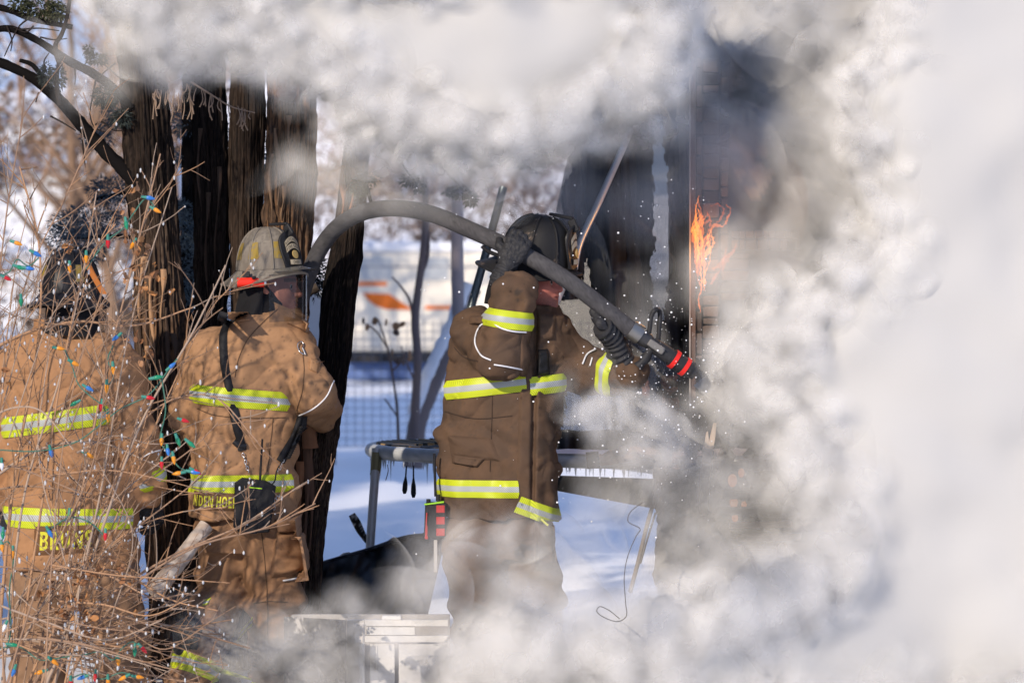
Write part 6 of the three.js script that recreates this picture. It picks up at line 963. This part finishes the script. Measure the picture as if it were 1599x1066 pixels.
{
  const o = thing('string_lights', 'string of red, blue, green and orange bulbs on green wire wound through the shrub', 'string lights', P(100, 700, 1.05)), wireM = mat(0.06, 0.17, 0.13, 0.6), Z = 1.12;
  const runs = [[[-10, 702], [60, 704], [118, 690], [150, 668], [188, 638], [232, 616], [262, 578], [276, 560]], [[-8, 868], [10, 845], [20, 866], [14, 920], [16, 985], [10, 1012]], [[-5, 1012], [30, 1010], [62, 1030], [98, 1026], [130, 1022], [156, 1018], [176, 1030], [190, 1012], [206, 1002], [222, 1012]], [[100, 545], [112, 572], [122, 600], [140, 618], [158, 632], [168, 650]], [[134, 420], [150, 396], [168, 374], [192, 356], [210, 330], [228, 310], [246, 330]], [[-5, 432], [14, 424], [26, 405], [44, 415], [60, 402]], [[252, 590], [258, 640], [250, 690], [262, 706], [280, 730], [302, 738]], [[176, 540], [168, 560], [176, 590], [164, 606]], [[70, 830], [110, 808], [140, 816], [164, 838]], [[108, 1060], [130, 1052], [158, 1060], [190, 1050], [216, 1058]]];
  for (const r of runs) part(o, 'wire', tube(r.map(([x, y]) => P(x, y, Z + 0.02 * Math.sin(x))), 0.0026, r.length * 8, 6), wireM);
  const C = { r: [0.52, 0.012, 0.02], b: [0.03, 0.17, 0.52], g: [0.012, 0.24, 0.12], o: [0.72, 0.27, 0.015], w: [0.8, 0.8, 0.82] }, bm = {}; for (const k in C) bm[k] = mat(...C[k], 0.22, { clearcoat: 0.6, transmission: 0.0 });
  const bulbG = new THREE.LatheGeometry([[0.0005, -0.033], [0.003, -0.03], [0.0065, -0.022], [0.0085, -0.013], [0.0082, -0.006], [0.006, 0]].map(([a, b]) => new THREE.Vector2(a, b)), 14), sockG = new THREE.CylinderGeometry(0.0052, 0.0065, 0.02, 10); sockG.translate(0, 0.009, 0); const sockM = mat(0.05, 0.24, 0.19, 0.5);
  const bulbs = [[228, 308, 'b', 80], [240, 326, 'o', 60], [196, 346, 'g', 10], [168, 374, 'r', 0], [209, 378, 'o', -30], [134, 398, 'o', 0], [108, 414, 'o', 5], [22, 378, 'o', 70], [52, 394, 'b', 60], [26, 416, 'g', 70], [40, 418, 'b', 80], [6, 432, 'r', 60], [32, 466, 'g', 0], [184, 524, 'b', -50], [88, 543, 'o', 80], [112, 565, 'o', 60], [134, 604, 'b', 60], [119, 628, 'g', -60], [158, 630, 'r', -10], [168, 646, 'o', 0], [264, 574, 'b', 130], [240, 590, 'g', 100], [228, 620, 'r', 80], [283, 655, 'r', 70], [176, 572, 'o', 5], [166, 600, 'o', 0], [78, 702, 'b', 10], [134, 708, 'o', 60], [2, 722, 'w', 0], [276, 684, 'g', 20], [294, 690, 'g', 50], [261, 700, 'b', 10], [270, 712, 'o', 10], [252, 720, 'r', 0], [252, 684, 'o', 0], [298, 736, 'b', 80], [302, 734, 'r', 60], [282, 738, 'o', -80], [108, 800, 'g', 0], [75, 828, 'b', 30], [164, 832, 'r', 0], [4, 830, 'g', 0], [2, 850, 'o', 10], [19, 860, 'o', 0], [16, 1006, 'g', 80], [80, 1030, 'o', 50], [66, 1048, 'o', -70], [22, 1044, 'b', -20], [210, 1012, 'g', 0], [220, 1010, 'r', 40], [184, 1028, 'o', 0], [196, 1056, 'o', -60], [212, 1056, 'o', 80], [148, 1052, 'r', 0], [132, 1056, 'b', -70], [110, 1062, 'r', 0], [168, 1060, 'o', 0], [8, 975, 'w', -20]];
  for (const [x, y, k, a] of bulbs) {
    const q = P(x, y, Z + 0.03).sub(o.position), b = new THREE.Mesh(bulbG, bm[k]); b.name = 'bulb'; b.castShadow = b.receiveShadow = true; b.position.copy(q); b.rotation.set(rr(-0.4, 0.4), 0, (a * Math.PI) / 180); b.scale.setScalar(rr(0.9, 1.05)); o.add(b);
    const s = new THREE.Mesh(sockG, sockM); s.name = 'socket'; s.castShadow = s.receiveShadow = true; b.add(s);
  }
}
// droplets of the hose stream hanging in the air
{
  const g = new THREE.IcosahedronGeometry(1, 1), n = 760, im = new THREE.InstancedMesh(g, mat(0.85, 0.86, 0.88, 0.25), n), m = new THREE.Matrix4();
  for (let i = 0; i < n; i++) { const near = i < 480, x = near ? 1030 + (rnd() + rnd() + rnd() - 1.5) * 110 : rr(640, 1120), y = near ? 600 + (rnd() + rnd() + rnd() - 1.5) * 150 : rr(280, 900), r = Math.pow(rnd(), 3) * 0.0036 + 0.0009, q = P(x, y, rr(-0.2, 0.45)); m.makeScale(r, r, r); m.setPosition(q); im.setMatrixAt(i, m); }
  im.name = 'spray_droplets'; im.userData.kind = 'stuff'; im.userData.label = 'fine white water droplets flying round the nozzle'; im.userData.category = 'water'; im.castShadow = im.receiveShadow = true; scene.add(im);
}
// ---------- smoke: dense billowing bodies inside a soft cloud of thin puffs ----------
{
  const TOP = [[110, -120], [130, -10], [160, 26], [186, 66], [220, 92], [270, 104], [330, 108], [400, 120], [455, 142], [500, 176], [550, 206], [610, 226], [690, 248], [760, 256], [830, 246], [885, 226], [930, 208], [975, 184], [1030, 164], [1070, 130], [1088, 90], [1094, 30], [1100, -120]];
  const RIGHT = [[1385, -120], [1370, 30], [1356, 80], [1334, 120], [1324, 170], [1334, 215], [1362, 262], [1366, 310], [1346, 360], [1296, 410], [1240, 460], [1184, 496], [1132, 526], [1130, 570], [1152, 630], [1190, 684], [1226, 744], [1246, 800], [1236, 852], [1160, 900], [1050, 926], [940, 938], [865, 946], [795, 946], [748, 950], [716, 968], [694, 1004], [676, 1040], [670, 1180], [1760, 1180], [1760, -120]];
  const sd = (poly, x, y) => { let d = 1e9, s = -1; for (let i = 0, j = poly.length - 1; i < poly.length; j = i++) { const [ax, ay] = poly[i], [bx, by] = poly[j], ex = bx - ax, ey = by - ay, wx = x - ax, wy = y - ay, t = clamp((wx * ex + wy * ey) / (ex * ex + ey * ey)), px = wx - ex * t, py = wy - ey * t; d = Math.min(d, px * px + py * py); if ((ay > y) !== (by > y) && x < ((bx - ax) * (y - ay)) / (by - ay) + ax) s = -s; } return s * Math.sqrt(d); };
  // wisps: [x, y, rx, ry, optical depth, z]
  const WISP = [[770, 900, 110, 40, 0.75, 0.42], [1235, 140, 90, 90, 0.7, -0.25], [1000, 668, 56, 40, 0.6, 0.3], [950, 650, 44, 26, 0.5, 0.3], [1050, 760, 80, 90, 0.5, 0.1], [1150, 720, 60, 90, 0.45, 0.1], [1170, 640, 60, 50, 0.5, 0.1], [345, 1000, 50, 50, 0.15, 0.45], [400, 1036, 50, 46, 0.35, 0.5], [480, 962, 70, 22, 0.16, 0.5], [500, 1030, 70, 50, 0.3, 0.6], [560, 960, 60, 26, 0.16, 0.55], [1230, 250, 110, 150, 0.5, -0.3], [1210, 90, 120, 110, 1.3, -0.3], [1160, 20, 90, 60, 0.8, -0.2], [1260, 330, 80, 90, 0.7, -0.2], [1215, 420, 80, 60, 0.6, -0.2], [1060, 560, 60, 60, 0.55, 0.0], [960, 300, 100, 90, 0.22, -0.3], [1010, 790, 60, 50, 0.3, 0.2], [620, 270, 130, 30, 0.5, 0.1], [150, 70, 50, 60, 0.35, 0.1], [620, 1020, 60, 40, 0.5, 0.62], [460, 1056, 70, 26, 0.3, 0.6], [840, 830, 60, 30, 0.3, 0.4], [1090, 850, 70, 50, 0.7, 0.1]];
  const NX = 200, NY = 150, X0 = -30, X1 = 1690, Y0 = -70, Y1 = 1140, grid = [new Float32Array(NX * NY), new Float32Array(NX * NY)];
  for (let j = 0; j < NY; j++) for (let i = 0; i < NX; i++) { const x = X0 + ((X1 - X0) * i) / (NX - 1), y = Y0 + ((Y1 - Y0) * j) / (NY - 1); grid[0][j * NX + i] = sd(TOP, x, y); grid[1][j * NX + i] = sd(RIGHT, x, y); }
  const look = (g, x, y) => { const u = clamp(((x - X0) / (X1 - X0)) * (NX - 1), 0, NX - 1.001), v = clamp(((y - Y0) / (Y1 - Y0)) * (NY - 1), 0, NY - 1.001), i = u | 0, j = v | 0, a = u - i, b = v - j, o = j * NX + i; return (g[o] * (1 - a) + g[o + 1] * a) * (1 - b) + (g[o + NX] * (1 - a) + g[o + NX + 1] * a) * b; };
  const soften = (v) => Math.sqrt(v * v + 0.02) - 0.14;
  const billow = (q) => { const wx = 0.12 * n3(q.x * 1.7, q.y * 1.7, q.z * 1.7 + 9), wy = 0.12 * n3(q.x * 1.7 + 5, q.y * 1.7, q.z * 1.7); return 0.6 * n3(q.x * 1.3, q.y * 1.3, q.z * 1.3) + 0.75 * (0.36 - soften(n3(q.x * 2.4 + wx * 3, q.y * 2.4 + wy * 3, q.z * 2.4))) + 0.26 * (0.36 - soften(n3(q.x * 5.6 + wx * 8, q.y * 5.6 + wy * 8, q.z * 5.6))); };
  const fine = (q) => 0.2 * n3(q.x * 17, q.y * 17, q.z * 17) + 0.12 * n3(q.x * 36, q.y * 36, q.z * 36);
  const SOFT = (b, x, y) => b === 0 ? 55 : 22 + 34 * sst(y, 250, 420) + 22 * sst(y, 560, 760);
  // bodies: [z middle, z half thickness, optical depth, edge amplitude px]
  const BODY = [[0.3, 0.24, 3.4, 46], [0.2, 0.24, 3.0, 40]];
  const zm = (b, x, y) => b === 0 ? BODY[0][0] : 0.05 + 0.5 * sst(y, 560, 900) * sst(1500 - x, 0, 500);
  const depth = (b, x, y, z) => { const dz = (BODY[b][1] - Math.abs(z - zm(b, x, y))) / 0.0026, d2 = look(grid[b], x, y); return smin(d2, dz, 110); };
  const inside = (b, x, y, z, q, fineness = 1) => depth(b, x, y, z) + BODY[b][3] * (billow(q) + fineness * fine(q));

  const o = new THREE.Group(); o.name = 'smoke'; o.userData.kind = 'stuff'; o.userData.label = 'thick white smoke billowing over the yard and the shed'; o.userData.category = 'smoke'; scene.add(o);
  const smokeC = [0.515, 0.51, 0.497];
  const pxOf = (q) => { const s1 = S(q.z); return [q.x / s1 + PW / 2, HORIZON - (q.y - EYE) / s1]; };
  for (let b = 0; b < 2; b++) {
    const f = (q) => { const [x, y] = pxOf(q); return -(depth(b, x, y, q.z) + 14 * n3(q.x * 1.1, q.y * 1.1, q.z * 1.1) + 5 * n3(q.x * 2.6, q.y * 2.6, q.z * 2.6) - Math.min(56, SOFT(b, x, y) * (b ? 0.55 : 0.8))) * 0.0022; };
    const lo = b ? P(500, 1120, 0.9) : P(60, 330, 0.45), hi = b ? P(1640, -60, -0.5) : P(1140, -60, -0.45);
    lo.z = b ? -0.7 : -0.75; hi.z = b ? 1.5 : 0.75;
    const g = meshSDF(f, lo, hi, 0.022); part(o, 'smoke_body', g, mat(...smokeC, 1, { specularIntensity: 0 }));
  }
  const pos = [], nor = [], col = [], idx = [], nrm = V(0, 0, 0), q = V(0, 0, 0), q2 = V(0, 0, 0), a = V(0, 0, 0), c = V(0, 0, 0), s = V(0, 0, 0), SEG = 12, RING = [0.26, 0.5, 0.74, 1], AL = [0.82, 0.46, 0.15, 0], PV = 1 + 12 * 4;
  const puff = (w, R, alpha, n, flat = 0.8) => {
    a.set(rnd() - 0.5, rnd() - 0.5, rnd() - 0.5).multiplyScalar(1.5); a.z += flat; a.normalize(); if (a.dot(n) < 0) a.negate(); c.set(rnd() - 0.5, rnd() - 0.5, rnd() - 0.5).cross(a).normalize(); s.crossVectors(a, c);
    const base = pos.length / 3, ph = rnd() * 9; pos.push(w.x, w.y, w.z); nor.push(n.x, n.y, n.z); col.push(1, 1, 1, alpha);
    RING.forEach((r, k) => { for (let i = 0; i < SEG; i++) { const t = ((i + k * 0.5) / SEG) * Math.PI * 2, wob = 1 + 0.22 * Math.sin(t * 2 + ph) * r + 0.12 * (rnd() - 0.5), C = Math.cos(t) * R * r * wob, D = Math.sin(t) * R * r * wob, bend = -0.35 * R * r * r; pos.push(w.x + c.x * C + s.x * D + a.x * bend, w.y + c.y * C + s.y * D + a.y * bend, w.z + c.z * C + s.z * D + a.z * bend); nor.push(n.x, n.y, n.z); col.push(1, 1, 1, alpha * AL[k] * (0.85 + 0.3 * rnd())); } });
    for (let i = 0; i < SEG; i++) { const j = (i + 1) % SEG, A = base + 1; idx.push(base, A + i, A + j); for (let k = 0; k < 3; k++) { const u = A + k * SEG, v = u + SEG; idx.push(u + i, v + i, u + j, u + j, v + i, v + j); } }
  };
  const outward = (w, b, x, y) => { // the way the billow's surface faces
    const h = 0.04, f = (X, Y, Z) => { q2.set(X, Y, Z); const [px, py] = pxOf(q2); return depth(b, px, py, Z) + BODY[b][3] * billow(q2); };
    const f0 = f(w.x, w.y, w.z); nrm.set(f0 - f(w.x + h, w.y, w.z), f0 - f(w.x, w.y + h, w.z), f0 - f(w.x, w.y, w.z + h)).normalize(); nrm.y += 0.2; nrm.z += 0.4; return nrm.normalize();
  };
  const MEAN = 0.30, areaAll = (X1 - X0) * (Y1 - Y0) * S(0.1) * S(0.1);
  for (let b = 0; b < 2; b++) {
    const tau = BODY[b][2], al = 0.33, tries = Math.round((tau * areaAll) / (MEAN * al * Math.PI * 0.04 * 0.04 * 0.75));
    for (let i = 0; i < tries; i++) {
      const x = X0 + (X1 - X0) * rnd(), y = Y0 + (Y1 - Y0) * rnd(), g = look(grid[b], x, y); if (g < -140 || g > 260) continue;
      const soft = SOFT(b, x, y), R = Math.max(soft, 50) * S(0.2) * rr(0.55, 1.05); if (rnd() > (0.04 * 0.04) / (R * R)) continue;
      const z = zm(b, x, y) + 0.04 + 0.14 * (rnd() + rnd() - 1) + 0.12 * sst(g, 0, 60); q.copy(P(x, y, z)); const d = g + BODY[b][3] * (billow(q) + fine(q)); if (rnd() < sst(d, soft * 0.6, soft * 1.3 + 70)) continue;
      if (rnd() > sst(d, -soft * 0.6, soft * 0.7)) continue;
      nrm.copy(outward(q, b, x, y)); nrm.z = Math.max(0.2, nrm.z) + 0.9 * sst(d, -soft * 0.3, soft); nrm.normalize();
      puff(q, R, al * rr(0.6, 1.3) * clamp(0.16 / R, 0.6, 1), nrm, 0.8 + sst(g, 0, 50));
    }
  }
  const bodyCount = pos.length / 3 / PV;
  for (const [x, y, rx, ry, tau, z] of WISP) {
    const area = Math.PI * rx * ry * 2 * S(z) * S(z), R0 = Math.min(0.28, Math.sqrt(rx * ry) * S(z) * 1.15), al = clamp(tau * 0.3, 0.08, 0.28), n = Math.round((tau * area * 1.3) / (MEAN * al * Math.PI * R0 * R0 * 0.5));
    for (let i = 0; i < n; i++) {
      const u = (rnd() + rnd() + rnd() - 1.5) * 1.6, v = (rnd() + rnd() + rnd() - 1.5) * 1.6, px = x + u * rx, py = y + v * ry; q.copy(P(px, py, z + (rnd() + rnd() - 1) * 0.12)); if (rnd() > 0.6 + 0.8 * billow(q)) continue;
      nrm.set(rnd() - 0.5, rnd() - 0.5, rnd() - 0.5).normalize().multiplyScalar(0.35); nrm.z += 0.7; nrm.y += 0.3; nrm.normalize(); puff(q, R0 * rr(0.5, 1.1), al * rr(0.6, 1.3), nrm);
    }
  }
  console.log('smoke puffs', pos.length / 3 / PV, bodyCount);
  const g = new THREE.BufferGeometry(); g.setIndex(idx); g.setAttribute('position', new THREE.Float32BufferAttribute(pos, 3)); g.setAttribute('normal', new THREE.Float32BufferAttribute(nor, 3)); g.setAttribute('color', new THREE.Float32BufferAttribute(col, 4));
  const m = part(o, 'smoke_puffs', g, new THREE.MeshPhysicalMaterial({ color: new THREE.Color().setRGB(0.79, 0.782, 0.765), roughness: 1, specularIntensity: 0, vertexColors: true, transparent: true })); m.userData.kind = 'stuff';
}
renderer.render(scene, camera);
